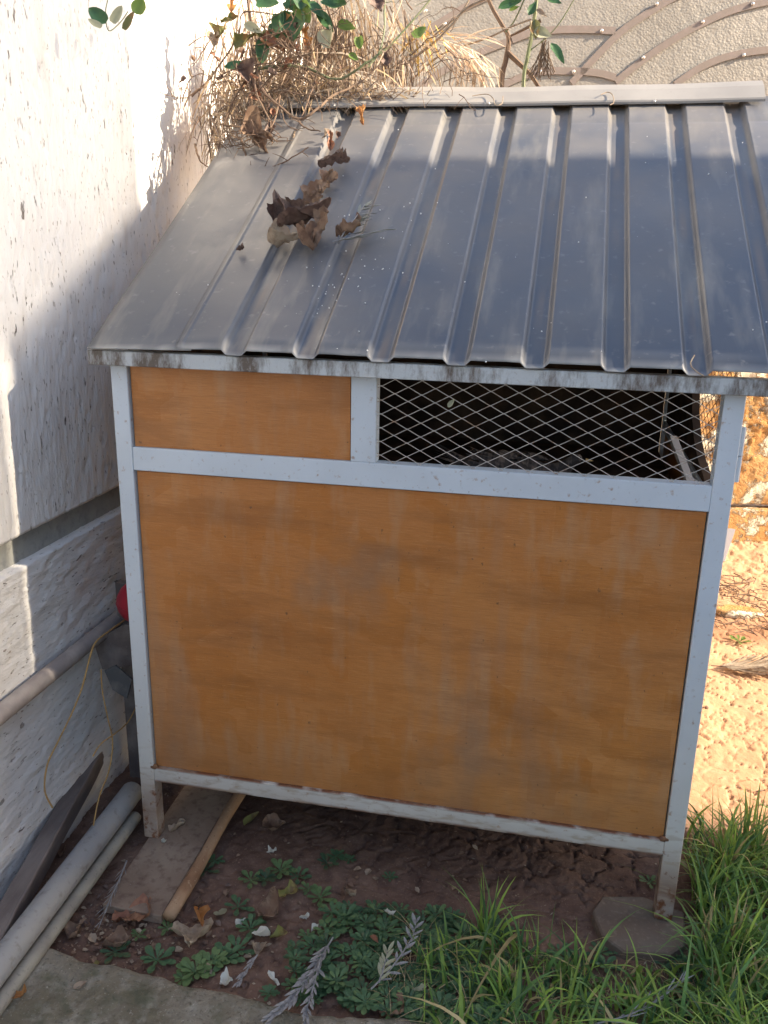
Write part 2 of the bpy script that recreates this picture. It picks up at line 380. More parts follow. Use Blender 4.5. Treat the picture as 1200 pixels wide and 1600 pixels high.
Z = Z + rough*.008*(1-.7*dryz)*(fbm(X*38, Y*38, 51, 3)-.5) + .005*(1-.6*dryz)*(fbm(X*60, Y*60, 52, 2)-.5) + .003*(1-.7*dryz)*(fbm(X*130, Y*130, 53, 2)-.5)
bank = np.clip((Y-2.25)/.3, 0, 1)*np.clip((X-.9)/.3, 0, 1); Z = Z + bank*.022*(fbm(X*26, Y*26, 61, 4)-.5)
farm = (np.abs(X) > 4) | (np.abs(Y) > 4); Z = np.where(farm, G0-.01, Z)
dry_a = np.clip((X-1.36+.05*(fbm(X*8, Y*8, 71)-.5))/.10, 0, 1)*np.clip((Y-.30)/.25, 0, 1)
trench_shade = .75*np.clip(1-np.abs(Y-1.93-.06*np.sin(X*6))/.17, 0, 1)**.5*np.clip((X-1.3)/.1, 0, 1)*np.clip(.35+fbm(X*9, Y*9, 77), 0, 1)  # reddish soil band, darkened in place of a trench's shadow
damp_shade = .9*np.clip(1-np.abs(Y-.62)/.62, 0, 1)*np.clip((1.3-X)/.1, 0, 1)*np.clip((X+.05)/.2, 0, 1)*np.clip(fbm(X*5, Y*5, 73)*1.6, 0, 1)  # damp soil, darkened further to deepen the shade under the hutch
ground = gridmesh('ground', X, Y, Z, M_SOIL, attr={'dry': dry_a, 'damp_shade': damp_shade, 'red': trench_shade}); tag(ground, kind='structure')

# ------------------------------------------------------------------ side wall (white roughcast)
WX = -.235
wall = thing('side_wall', 'tall white roughcast wall with a grey groove running along it, left of the hutch', 'wall', (WX-.12, 0.4, 0))
def wallpatch(name, mat, z0, z1, dz, off, amp, sy, sz, seed, fine=.007):
    ys = np.concatenate([np.arange(-3.2, -.62, .12), np.arange(-.62, 1.35, fine), np.arange(1.35, 3.4, .03)]); zs = np.arange(z0, z1+1e-6, dz)
    Y, Z = np.meshgrid(ys, zs)
    h = amp*(fbm(Y*sy, Z*sz, seed, 4)-.5)*2 + .008*(fbm(Y*2.2, Z*2.2, seed+5)-.5)
    pit = np.clip((fbm(Y*sy*1.7, Z*sz*1.7, seed+50, 3)-.68)*8, 0, 1)
    Xx = WX+off+h-.004*pit
    # close the top and bottom edges backwards
    Xx = np.vstack([Xx[:1]*0+WX-.12, Xx, Xx[-1:]*0+WX-.12]); Y = np.vstack([Y[:1], Y, Y[-1:]]); Z = np.vstack([Z[:1], Z, Z[-1:]])
    return gridmesh(name, Xx, Y, Z, mat, wall)
wallpatch('upper_render', M_PLAST, .842, 3.4, .0075, 0, .0028, 55, 17, 101)
wallpatch('groove', M_CEM, .76, .846, .008, -.028, .0012, 30, 30, 111)
wallpatch('lower_render', M_PLAST2, .43, .772, .0075, .004, .0048, 16, 42, 121)
wallpatch('plinth', M_PLAST2, -.06, .437, .0075, .012, .0042, 16, 40, 131)
bm = bmesh.new(); box(bm, WX-.30, WX-.121, -3.2, 3.4, -.1, 3.4); obj('wall_core', bm, M_CEM, wall)

# ------------------------------------------------------------------ back wall + sheet metal fence
BP = Vector((1.93, 2.89, 0)); BD = Vector((math.cos(rad(14)), math.sin(rad(14)), 0)); BN = Vector((BD.y, -BD.x, 0))
bw = thing('back_wall', 'orange mud plastered wall with flaking whitish patches behind the hutch', 'wall', BP)
us = np.concatenate([np.arange(-2.4, -.75, .06), np.arange(-.75, 1.0, .008), np.arange(1.0, 4, .1)]); zs = np.arange(.26, 1.72, .009)
U, Z = np.meshgrid(us, zs)
h = .03*(fbm(U*4, Z*4, 201, 5)-.5) + .014*(fbm(U*22, Z*22, 205, 4)-.5)
fl = np.clip((fbm(U*5+2, Z*5, 211, 5)-.5)*22, 0, 1); h = h+.012*fl*fbm(U*60, Z*60, 213, 2)
P0 = [BP.x+BD.x*U+BN.x*h, BP.y+BD.y*U+BN.y*h, Z]
bk = lambda A, i: np.vstack([A[:1]-BN[i]*.14, A, A[-1:]-BN[i]*.14])
gridmesh('mud_plaster', bk(P0[0], 0), bk(P0[1], 1), np.vstack([Z[:1], Z, Z[-1:]]), M_ORANGE, bw)
zs2 = np.arange(0, .3, .01); zs2[-1] = .285
U, Z = np.meshgrid(us, zs2); h = .06+.02*(fbm(U*7, Z*7, 221, 5)-.5)
a = [BP.x+BD.x*U+BN.x*h, BP.y+BD.y*U+BN.y*h, Z-.04+.02*(fbm(U*9, Z*0, 223)-.5)]
gridmesh('footing_ledge', np.vstack([a[0], a[0][-1:]-BN.x*.1]), np.vstack([a[1], a[1][-1:]-BN.y*.1]), np.vstack([a[2], a[2][-1:]]), M_ORANGE, bw)
fence = thing('sheet_metal_fence', 'beige embossed sheet metal fence with riveted brown bars bent into arches', 'fence', BP+Vector((0, 0, 1.72)))
def onfence(px, py, off=0): return atp(px, py, BP+BN*off, BN)
bm = bmesh.new()
v = [bm.verts.new(BP+BD*u+Vector((0, 0, z))+BN*o) for o in (0, -.01) for u, z in ((-2.4, 1.722), (4, 1.722), (4, 3.6), (-2.4, 3.6))]
for f in ((0, 1, 2, 3), (7, 6, 5, 4), (0, 4, 5, 1), (1, 5, 6, 2), (2, 6, 7, 3), (3, 7, 4, 0)): bm.faces.new([v[i] for i in f])
obj('metal_sheet', bm, M_SHEET, fence)
ARCS = [[(800, 62), (835, 50), (880, 46), (925, 46), (962, 48)],
        [(893, 130), (930, 90), (970, 50), (1010, 22), (1055, -5), (1110, -28)],
        [(962, 128), (1010, 90), (1055, 60), (1100, 35), (1150, 14), (1210, 0)],
        [(780, 136), (835, 113), (895, 111), (935, 114), (962, 121)],
        [(1055, 132), (1090, 108), (1125, 92), (1165, 82), (1215, 76)],
        [(650, 140), (690, 112), (735, 88), (798, 63)],
        [(640, 62), (680, 40), (740, 4), (800, -20)]]
for arc in ARCS:
    p = smooth_path([onfence(*q, .009) for q in arc], 4); bm = bmesh.new()
    rows = []
    for i, q in enumerate(p):
        d = (p[min(i+1, len(p)-1)]-p[max(0, i-1)]).normalized(); s = d.cross(BN).normalized()*.015
        rows.append([bm.verts.new(q+s+BN*e) if j else bm.verts.new(q-s+BN*e) for j in (0, 1) for e in (-.007, .0)])
    for a, b in zip(rows, rows[1:]):
        bm.faces.new((a[1], b[1], b[3], a[3])); bm.faces.new((a[0], b[0], b[1], a[1])); bm.faces.new((a[3], b[3], b[2], a[2]))
    for e in (rows[0], rows[-1]): bm.faces.new((e[0], e[1], e[3], e[2]))
    obj('arch_bar', bm, M_BAR, fence)
for q in [(695, 37), (940, 48), (896, 112), (1026, 6), (1005, 90), (1098, 34), (1176, 6), (1162, 86), (845, 112), (665, 17)]:
    bm = bmesh.new(); bmesh.ops.create_uvsphere(bm, u_segments=8, v_segments=5, radius=.0085)
    bmesh.ops.translate(bm, verts=bm.verts, vec=onfence(*q, .011)); obj('rivet', bm, M_RIVET, fence, smooth=True)

# ------------------------------------------------------------------ unseen wall added off to the right, outlined to cast the wanted shade
shade_wall = thing('added_shade_wall', 'tall unseen wall with slats, added off camera on the right to shape sun and shade', 'wall', (5.9, -1.5, 0))
HX0, HX1, HY = 5.8, 6.0, .73
pl = [(-7, 0), (.46, 0), (.46, 2.62), (HY, 2.62), (HY, 4.975), (.02, 4.635), (.02, 3.795), (-3, 3.795), (-3, 7.2), (-7, 7.2)]
bm = bmesh.new(); f = bm.faces.new([bm.verts.new((HX0, y, z)) for y, z in pl]); g = bmesh.ops.extrude_face_region(bm, geom=[f])
bmesh.ops.translate(bm, verts=[q for q in g['geom'] if isinstance(q, bmesh.types.BMVert)], vec=(HX1-HX0, 0, 0)); bmesh.ops.recalc_face_normals(bm, faces=bm.faces)
obj('wall', bm, M_SHADE, shade_wall)  # added unseen wall, shapes sun and shade
bm = bmesh.new(); y = -2.98  # close slats added to dim the sun on the side wall
while y < HY-.03:
    box(bm, HX0+.05, HX0+.09, y, y+.0210, 3.80 if y < 0 else 4.66+.48*max(0, y-.02), 7.15); y += .0245
box(bm, HX0+.045, HX0+.095, -3, HY, 7.151, 7.2)
tag(obj('dimming_slats', bm, M_BAR, shade_wall), kind='stuff')

# ------------------------------------------------------------------ the hutch
hut = thing('hutch', 'varnished plywood hutch in a pale blue steel frame under a ribbed metal roof', 'hutch', (.675, .5, 0))
def hb(name, x0, x1, y0, y1, z0, z1, mat=M_PAINT, bev=.0016, **k):
    bm = bmesh.new(); box(bm, x0, x1, y0, y1, z0, z1); return obj(name, bm, mat, hut, bevel=bev)
SL = .6137
hb('post', .0, .040, 0, .04, 0, 1.255)
hb('post', 1.310, 1.350, 0, .04, 0, 1.255)
hb('post', .0, .040, .93, .97, 0, 1.83)
hb('post', 1.310, 1.350, .93, .97, 0, 1.83)
hb('bottom_rail', .0402, 1.3098, .001, .036, .175, .218, M_RAIL)
hb('middle_rail', .0402, 1.3098, .001, .036, 1.009, 1.064)
hb('mullion', .557, .613, .0015, .036, 1.0642, 1.2548)
hb('side_rail', .002, .038, .0402, .9298, .175, .218); hb('side_rail', 1.312, 1.348, .0402, .9298, .175, .218)
hb('side_rail', 1.312, 1.348, .0402, .9298, 1.0, 1.03); hb('back_rail', .0402, 1.3098, .932, .968, .175, .218)
hb('fascia_rail', -.034, 1.52, -.034, -.0005, 1.2535, 1.2855, M_FASCIA)
hb('eave_rail', .0, 1.35, .0, .036, 1.2552, 1.277, M_FASCIA)
hb('plywood_panel', .043, 1.307, .010, .022, .2185, 1.006, M_PLY, .0005)
hb('plywood_panel', .043, .554, .010, .022, 1.0645, 1.252, M_PLY, .0005)
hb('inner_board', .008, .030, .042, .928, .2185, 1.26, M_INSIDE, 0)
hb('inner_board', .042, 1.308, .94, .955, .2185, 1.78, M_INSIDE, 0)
hb('light_stop_skirt', .042, 1.308, .95, .966, -.04, .1745, M_INSIDE, 0)  # added board, keeps light from behind off the soil underneath
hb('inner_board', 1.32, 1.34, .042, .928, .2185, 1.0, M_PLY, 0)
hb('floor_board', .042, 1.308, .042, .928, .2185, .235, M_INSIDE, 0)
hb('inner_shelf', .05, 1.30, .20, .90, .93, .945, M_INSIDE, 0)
# left gable board and the part of the right side that is closed, with its curved cut
bm = bmesh.new(); v = [bm.verts.new((x, y, z)) for x in (.008, .030) for y, z in ((.042, 1.26), (.928, 1.26), (.928, 1.26+.52))]
for f in ((0, 1, 2), (5, 4, 3), (0, 3, 4, 1), (1, 4, 5, 2), (2, 5, 3, 0)): bm.faces.new([v[i] for i in f])
obj('gable_board', bm, M_INSIDE, hut)
cut = [(.12, 1.031), (.17, 1.045), (.27, 1.06), (.36, 1.09), (.43, 1.13), (.47, 1.18), (.49, 1.24), (.50, 1.32), (.50, 1.50)]
bm = bmesh.new(); a = [bm.verts.new((1.318, y, z)) for y, z in cut]+[bm.verts.new((1.318, .928, 1.80)), bm.verts.new((1.318, .928, 1.031))]
f = bm.faces.new(a); r = bmesh.ops.extrude_face_region(bm, geom=[f]); bmesh.ops.translate(bm, verts=[q for q in r['geom'] if isinstance(q, bmesh.types.BMVert)], vec=(.018, 0, 0))
obj('gable_board', bm, M_INSIDE, hut)
def expanded(name, ax, u0, u1, z0, z1, plane, du, dz, r, u_start, z_start, mat=M_WIRE, ztop=None):
    """expanded metal: diamonds of du x dz"""
    bm = bmesh.new(); nu = int((u1-u0)/du)+3; nz = int((z1-z0)/dz)+3
    def clipseg(a, b):
        t0, t1 = 0., 1.; d = (b[0]-a[0], b[1]-a[1])
        for p, q in ((-d[0], a[0]-u0), (d[0], u1-a[0]), (-d[1], a[1]-z0), (d[1], z1-a[1])):
            if abs(p) < 1e-12: 
                if q < 0: return None
                continue
            t = q/p
            if p < 0: t0 = max(t0, t)
            else: t1 = min(t1, t)
        return None if t0 >= t1-1e-6 else ((a[0]+d[0]*t0, a[1]+d[1]*t0), (a[0]+d[0]*t1, a[1]+d[1]*t1))
    for i in range(-1, nu):
        for j in range(-1, nz):
            for ox, oz in ((0, 0), (.5, .5)):
                cx, cz = u_start+(i+ox)*du, z_start+(j+oz)*dz
                for sx, sz in ((1, 1), (1, -1)):
                    a0 = (cx+sx*.012*du, cz); b0 = (cx+.5*du-.012*du, cz+sz*.5*dz)
                    for s in (clipseg(a0, b0),):
                        if s is None: continue
                        p = [Vector((q[0], plane+.0012*sz, q[1])) if ax == 'x' else Vector((plane+.0012*sz, q[0], q[1])) for q in s]
                        bar(bm, p[0], p[1], .0016*r, .0012*r, up=(0, 1, 0) if ax == 'x' else (1, 0, 0), ends=False)
                s = clipseg((cx-.03*du, cz), (cx+.03*du, cz))
                if s:
                    p = [Vector((q[0], plane, q[1])) if ax == 'x' else Vector((plane, q[0], q[1])) for q in s]
                    bar(bm, p[0], p[1], .0026*r, .0022*r, up=(0, 1, 0) if ax == 'x' else (1, 0, 0), ends=False)
    return obj(name, bm, mat, hut)
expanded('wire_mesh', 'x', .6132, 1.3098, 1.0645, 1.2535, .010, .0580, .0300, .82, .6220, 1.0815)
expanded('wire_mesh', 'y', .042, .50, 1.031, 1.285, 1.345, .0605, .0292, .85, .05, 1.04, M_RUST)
bm = bmesh.new(); bar(bm, (1.262, .30, 1.10), (1.30, .06, 1.00), .016, .012); obj('brace', bm, M_WIRE, hut)
bm = bmesh.new(); tube(bm, [(1.357, .03, 1.070), (1.357, .03, 1.123)], .0075, 10); obj('hinge_knuckle', bm, M_PAINT, hut, smooth=False)
bm = bmesh.new(); tube(bm, [(1.357, .03, 1.1245), (1.357, .03, 1.182)], .0075, 10); obj('hinge_knuckle', bm, M_PAINT, hut, smooth=False)
# weld blobs and rust at the lower corners
for x, z in ((.040, .219), (1.309, .2205)):
    bm = bmesh.new(); bmesh.ops.create_icosphere(bm, subdivisions=2, radius=.009)
    for q in bm.verts: q.co = Vector((q.co.x*1.1, q.co.y*.4, q.co.z*.8))*(1+.4*rnd.random())+Vector((x, .003, z))
    obj('weld', bm, M_RUST, hut, smooth=True)

# roof sheets
def profile(x, valleys, depth, half, slope):
    z = np.full_like(x, depth)
    for c in valleys:
        d = np.abs(x-c); z = np.minimum(z, (lambda q: q*q*(3-2*q))(np.clip((d-half)/slope, 0, 1))*depth)
    return z
RY0, RY1, RYB = -.042, .985, -.058
def roof_sheet(name, x0, x1, valleys, lift, y1=RY1, bead=None):
    xs = [x0]
    for c in valleys:
        for d in (-.038, -.034, -.031, -.0292, -.0275, -.022, -.0180, -.016, -.004, .004, .016, .0180, .022, .0275, .0292, .031, .034, .038): xs.append(c+d)
    xs += list(np.arange(x0, x1, .022))+[x1]
    if bead is not None: xs += [bead-.006, bead-.003, bead, bead+.003, bead+.006]
    xs = np.array(sorted(set(np.round([q for q in xs if x0-1e-9 <= q <= x1+1e-9], 5))))
    ss = np.concatenate([[RY0, RY0+.004, RY0+.012], np.linspace(RY0+.03, .80, 40), [.84, .853, .858, .863, .88, .92, .95, y1]])
    X, Yv = np.meshgrid(xs, ss)
    P = profile(X, valleys, .0200, .0165, .0125)
    P = P - .0035*np.clip(1-np.abs(Yv-.858)/.02, 0, 1)*(P > .010)                      # crease
    P = P*np.clip(.25+.75*X/.27, .2, 1)
    if bead is not None: P = P + .0032*np.clip(1-np.abs(X-bead)/.0055, 0, 1)
    Z = 1.2775+SL*(Yv-RYB)+P*.93+lift + .0022*(fbm(X*4, Yv*3, 301)-.5) - .004*np.sin(np.clip((Yv-RY0)/(.9), 0, 1)*math.pi)
    Z = Z + .0012*(vn(X*45, Yv*2, 305)-.5)*(Yv < RY0+.02)
    st = np.zeros_like(X)
    for c in valleys:
        st = np.maximum(st, np.clip(1-np.abs(X-(c+.026))/.0045, 0, 1)*(.35+.65*vn(X*30, Yv*6, 311))*(c < .72))
        st = np.maximum(st, .8*np.clip(1-np.abs(X-c)/.009, 0, 1)*np.clip(fbm(X*9, Yv*7, 315)-.45, 0, 1)*3)
    ed = np.clip(1-(Yv-RY0)/.008, 0, 1)*(.3+.7*vn(X*40, Yv*3, 317))
    # sheet stiffness: fold the eave edge down a little
    Z = Z-.009*np.clip(1-(Yv-RY0)/.011, 0, 1)*np.clip(P/.020, .1, 1)
    o = gridmesh(name, X, Yv, Z, M_ROOF, hut, smooth=True, attr={'streak': st, 'edge': ed})
    md = o.modifiers.new('thickness', 'SOLIDIFY'); md.thickness = .0009; md.offset = -1
    return o
roof_sheet('roof_sheet', -.029, .215, [], 0, .985)
roof_sheet('roof_sheet', .178, 1.499, [.311, .468, .628, .785, .940, 1.095, 1.247, 1.402], .0026, .985, bead=.192)
for x in (.02, 1.33):
    bm = bmesh.new(); bar(bm, (x, .04, 1.305), (x, .98, 1.305+.94*SL), .03, .02); obj('rafter', bm, M_PAINT, hut)
# back slope of the roof (unseen side) so that the ridge is closed
bm = bmesh.new(); v = [bm.verts.new(p) for p in ((-.029, .99, 1.915), (1.499, .99, 1.915), (1.499, 1.12, 1.86), (-.029, 1.12, 1.86))]; bm.faces.new(v)
obj('back_flap', bm, M_ROOF, hut, solid=.001)
# ridge flashing: sloping top with a small turned-down lip
bm = bmesh.new(); pr = [(.9340, 1.9155), (.9330, 1.9215), (.9350, 1.9265), (.9800, 1.962), (1.0150, 1.9800), (1.0350, 1.9790), (1.06, 1.955), (1.12, 1.90)]
rows = []
for x in np.linspace(-.022, 1.480, 26):
    wv = .0022*math.sin(x*5)+.0015*math.sin(x*13+1)
    rows.append([bm.verts.new((x, y, z+wv*(1 if i > 2 else .5))) for i, (y, z) in enumerate(pr)])
for a, b in zip(rows, rows[1:]):
    for i in range(len(pr)-1): bm.faces.new((a[i], b[i], b[i+1], a[i+1]))
obj('ridge_flashing', bm, M_RIDGE, hut, solid=.0012)
for x in (.27, .73, 1.19):
    bm = bmesh.new(); bmesh.ops.create_uvsphere(bm, u_segments=8, v_segments=5, radius=.004); bmesh.ops.translate(bm, verts=bm.verts, vec=(x, .9335, 1.921)); obj('screw', bm, M_RIVET, hut, smooth=True)

# ------------------------------------------------------------------ bird inside
hen = thing('hen', 'speckled grey brown hen crouching in the dark behind the wire mesh', 'hen', (.90, .28, .946))
me = bpy.data.meshes.new('body')
sk = [((.80, .30, 1.000), .030, .022), ((.84, .295, .992), .055, .05), ((.90, .285, .988), .066, .058), ((.96, .28, .990), .055, .05), ((1.01, .275, 1.005), .034, .034),
      ((1.03, .27, 1.03), .022, .022), ((1.045, .262, 1.047), .02, .019), ((1.058, .258, 1.046), .010, .010)]
me.from_pydata([s[0] for s in sk], [(i, i+1) for i in range(len(sk)-1)], [])
hb_ = link('body', me, M_FEATH, hen)
hb_.modifiers.new('skin', 'SKIN'); sv = hb_.data.skin_vertices[0].data
for i, s in enumerate(sk): sv[i].radius = (s[1]*.72, s[2]*.72)
sv[2].use_root = True; hb_.modifiers.new('sub', 'SUBSURF').levels = 2; hb_.modifiers['sub'].render_levels = 2
bm = bmesh.new()
for i in range(140):
    a = rnd.uniform(-1.2, 1.2); t = rnd.uniform(0, 1); p = Vector((.82+.17*t, .29+.05*math.sin(a)-.01*t, .99+.048*math.cos(a)))
    d = Vector((-1, rnd.uniform(-.2, .2), .12+rnd.uniform(-.1, .15))).normalized()*.045; s = Vector((0, math.cos(a), -math.sin(a)))*.006
    v = [bm.verts.new(q) for q in (p, p+d*.5+s, p+d+Vector((0, 0, .003)), p+d*.5-s)]; bm.faces.new(v)
for i in range(16):
    y = (i-7.5)*.004; p = Vector((.80, .30+y, 1.0)); q = p+Vector((-.10, y*1.5, .035+.004*math.cos(i)))
    v = [bm.verts.new(z) for z in (p+Vector((0, -.006, 0)), q+Vector((.01, -.007, 0)), q, p+Vector((0, .006, .004)))]; bm.faces.new(v)
obj('feathers', bm, M_FEATH, hen)
bm = bmesh.new(); bmesh.ops.create_cone(bm, segments=8, radius1=.005, radius2=.0005, depth=.018, cap_ends=True, matrix=Matrix.Translation((1.075, .256, 1.043)) @ Matrix.Rotation(rad(90), 4, 'Y')); obj('beak', bm, M_BEAK, hen)
for s in (-1, 1):
    bm = bmesh.new(); bmesh.ops.create_icosphere(bm, subdivisions=1, radius=.003, matrix=Matrix.Translation((1.052, .26+s*.013, 1.050))); obj('eye', bm, M_EYE, hen)

# ------------------------------------------------------------------ clutter in the gap on the left
def top(name, bm, mat, label, cat, loc, group=None, **k):
    o = obj(name, bm, mat, None, **k); origin_to(o, loc); return tag(o, label, cat, group)
# pipe along the wall (rests on the plinth ledge)
a, b = Vector((WX+.034, -3.0, .462)), Vector((WX+.034, 1.0, .485))
bm = bmesh.new(); tube(bm, [a+(b-a)*t for t in np.linspace(0, 1, 24)], .0225, 14); top('wall_pipe', bm, M_PIPE3, 'dusty iron pipe lying along the ledge of the white wall', 'pipe', (a+b)/2, smooth=True)
def round_end(bm, pts, r, n=16):
    tube(bm, pts, r, n)
pa, pb = at(0, 1507, 2, .055), at(207, 1237, 2, .060)
d = (pb-pa).normalized()
bm = bmesh.new(); pts = [pa-d*.5+(pb-pa+d*.5)*t for t in np.linspace(0, 1, 14)]+[pb+d*.006, pb+d*.010]
tube(bm, pts, [.0305]*14+[.028, .020], 20); top('plastic_pipe', bm, M_PIPE, 'thick grey plastic pipe, the wider of the two lying side by side', 'pipe', pb-d*.3, 'grey pipes on the ground', smooth=True)
qa, qb = at(0, 1566, 2, .012), at(211, 1277, 2, .018)
d = (qb-qa).normalized()
bm = bmesh.new(); pts = [qa-d*.4+(qb-qa+d*.4)*t for t in np.linspace(0, 1, 14)]+[qb+d*.004, qb+d*.007]
tube(bm, pts, [.0175]*14+[.016, .010], 16); top('plastic_pipe', bm, M_PIPE2, 'thin beige grey plastic pipe lying against the thicker one', 'pipe', qb-d*.3, 'grey pipes on the ground', smooth=True)
ba, bb = at(10, 1437, 2, .055), at(152, 1178, 2, .085)
d = (bb-ba).normalized(); bm = bmesh.new(); bar(bm, ba-d*.5, bb+d*.10, .046, .05)
bmesh.ops.subdivide_edges(bm, edges=[e for e in bm.edges if e.calc_length() > .5], cuts=20)
for q in bm.verts: q.co += Vector((rnd.uniform(-1, 1), rnd.uniform(-1, 1), rnd.uniform(-1, 1)))*.0018
top('timber_beam', bm, M_BEAM, 'dark weathered squared timber lying along the foot of the white wall', 'beam', bb-d*.3, bevel=.003)
# board under the left foot with the pole beside it
bd = thing('board', 'flat mud stained board under the left foot of the hutch', 'board', (.08, 0, 0))
bm = bmesh.new()
c = [at(160, 1412, 2, 0), at(252, 1431, 2, 0), at(352, 1262, 2, 0)]; c3 = c[2]+(c[2]-c[1])*.6; c0 = c[0]+(c3-c[1])
c = [c[0], c[1], c3, c0]
v = [bm.verts.new((q.x, q.y, z)) for z in (-.026, -.001) for q in c]
for f in ((4, 5, 6, 7), (3, 2, 1, 0), (0, 1, 5, 4), (1, 2, 6, 5), (2, 3, 7, 6), (3, 0, 4, 7)): bm.faces.new([v[i] for i in f])
obj('plank', bm, M_BOARD, bd, bevel=.002)
pa, pb = at(264, 1432, 2, .003), at(372, 1246, 2, .006); d = (pb-pa)
bm = bmesh.new(); tube(bm, [pa+d*t+Vector((.002*math.sin(t*6), 0, .001*math.sin(t*9))) for t in np.linspace(0, 1.5, 12)], [.0155+.001*math.sin(i) for i in range(12)], 14)
top('wooden_pole', bm, M_POLE, 'peeled tan wooden pole lying along the edge of the muddy board', 'pole', pa, smooth=True)
# red ball, steel plates, cords
rb = thing('ball', 'red plastic ball wedged between the white wall and the left post', 'ball', (-.085, .20, .655))
rc = at(214, 944, 1, .22)
bm = bmesh.new(); bmesh.ops.create_uvsphere(bm, u_segments=28, v_segments=18, radius=.064)
for q in bm.verts: q.co.z *= .97; q.co += Vector((rc.x, .24, rc.z))
rb.location = (rc.x, .24, rc.z); obj('shell', bm, M_RED, rb, smooth=True)
bm = bmesh.new(); tube(bm, [Vector((rc.x, .24, rc.z))+Vector((math.cos(a)*.0645, math.sin(a)*.0645, 0)) for a in np.linspace(0, 6.2832, 33)], .0012, 4, cap=False); obj('seam', bm, M_RED, rb)
def plate(name, pxs, yv, mat, label, cat, th=.006, ax=1):
    bm = bmesh.new(); p = [at(x, y, ax, yv) for x, y in pxs]; f = bm.faces.new([bm.verts.new(q) for q in p])
    n = f.normal if f.normal.length else Vector((0, 1, 0)); f.normal_update(); r = bmesh.ops.extrude_face_region(bm, geom=[f])
    bmesh.ops.translate(bm, verts=[q for q in r['geom'] if isinstance(q, bmesh.types.BMVert)], vec=-f.normal*th)
    c = sum(p, Vector())/len(p); return top(name, bm, mat, label, cat, c)
plate('steel_plate', [(163, 1048), (180, 1040), (206, 1062), (198, 1092), (176, 1078)], .10, M_STEEL, 'small grey steel plate hanging by the left post of the hutch', 'plate')
plate('scrap_board', [(146, 1003), (196, 975), (230, 990), (212, 1040), (160, 1046)], .20, M_BEAM, 'dark scrap board leaning in the gap under the red ball', 'board', .015)
bm = bmesh.new(); box(bm, -.19, -.03, .28, .31, G0-.02, .60); top('dark_board', bm, M_BEAM, 'upright dark board standing in the gap behind the red ball', 'board', (-.11, .30, 0))
def cord(pxs, x0, label, r=.0018):
    p = smooth_path([at(a, b, 0, x0+dx) for a, b, dx in pxs], 6); bm = bmesh.new(); tube(bm, p, r, 6)
    return top('cord', bm, M_CORD, label, 'cord', p[0], 'yellow cords')
cord([(196, 968, 0), (172, 985, 0), (150, 1003, 0), (141, 1025, .0), (128, 1075, 0), (112, 1115, -.01), (90, 1160, -.02), (74, 1195, -.02), (70, 1235, -.01), (82, 1262, .0)], -.125, 'yellow cord looping down along the plinth from the scrap board', .0023)
cord([(158, 1046, 0), (160, 1080, 0), (168, 1120, .01), (176, 1160, .01), (170, 1205, .02), (155, 1245, .03), (146, 1290, .03)], -.10, 'yellow cord hanging from the steel plate down to the pipes')
cord([(213, 1104, .0), (200, 1128, 0), (180, 1146, 0), (158, 1162, -.01), (145, 1182, -.02)], -.07, 'short frayed yellow cord curving from the left post to the timber')
# concrete strip in the foreground
prof = [(-60, 1470), (60, 1478), (100, 1487), (135, 1503), (180, 1506), (249, 1524), (287, 1540), (340, 1547), (407, 1562), (470, 1582), (540, 1588), (640, 1590), (700, 1604), (760, 1640)]
ed = [at(x, y, 2, 0) for x, y in prof]
xs = np.arange(-.16, 1.0, .006); ex = np.array([e.x for e in ed]); ey = np.array([e.y for e in ed])
front = np.interp(xs, ex, ey)+.006*(vn(xs*40, xs*0, 401)-.5)
tt = np.concatenate([[-.02, -.0], np.linspace(.004, .5, 75)])
X, T = np.meshgrid(xs, tt); Yc = front[None, :]-T
Z = .001+.006*(fbm(X*14, Yc*14, 403, 5)-.5)+.009*(fbm(X*45, Yc*45, 405, 4)-.5); Z = Z-.006*np.clip(1-T/.012, 0, 1)
Z[0] = G0-.05; Yc[0] = Yc[1]+.002
o = gridmesh('concrete_strip', X[::-1], Yc[::-1], Z[::-1], M_CONC); origin_to(o, (.4, -.6, 0)); tag(o, 'mossy broken edged concrete strip across the near left ground', 'concrete')
# flat stone below the right foot
def blob(name, c, sx, sy, sz, mat, label, cat, seed, sub=3, group=None):
    bm = bmesh.new(); bmesh.ops.create_icosphere(bm, subdivisions=sub, radius=1)
    for q in bm.verts:
        n = float(fbm(np.array([q.co.x*1.3+seed]), np.array([q.co.y*1.3+q.co.z]), seed)[0]); q.co *= .8+.4*n
        q.co.z = max(-.8, min(.5, q.co.z)); q.co = Vector((q.co.x*sx, q.co.y*sy, q.co.z*sz))
    me = bpy.data.meshes.new(name); bm.to_mesh(me); bm.free(); o = link(name, me, mat, smooth=sub > 2); o.location = c; return tag(o, label, cat, group)
pg = [(1.165, -.005), (1.185, -.085), (1.235, -.118), (1.335, -.105), (1.375, -.065), (1.385, .045), (1.29, .075), (1.19, .055)]
bm = bmesh.new(); lo = [bm.verts.new((x, y, -.06)) for x, y in pg]; hi = [bm.verts.new((x*.985+.019, y*.96, -.0015+.002*math.sin(k*2.3)-(.004 if y < -.1 else 0))) for k, (x, y) in enumerate(pg)]
bm.faces.new(hi); bm.faces.new(lo[::-1])
for k in range(len(pg)): bm.faces.new((lo[k], lo[(k+1) % len(pg)], hi[(k+1) % len(pg)], hi[k]))
bmesh.ops.recalc_face_normals(bm, faces=bm.faces)
top('flat_stone', bm, M_STONE, 'flat brown stone block in the grass under the right foot of the hutch', 'stone', (1.27, -.04, -.03), bevel=.004)

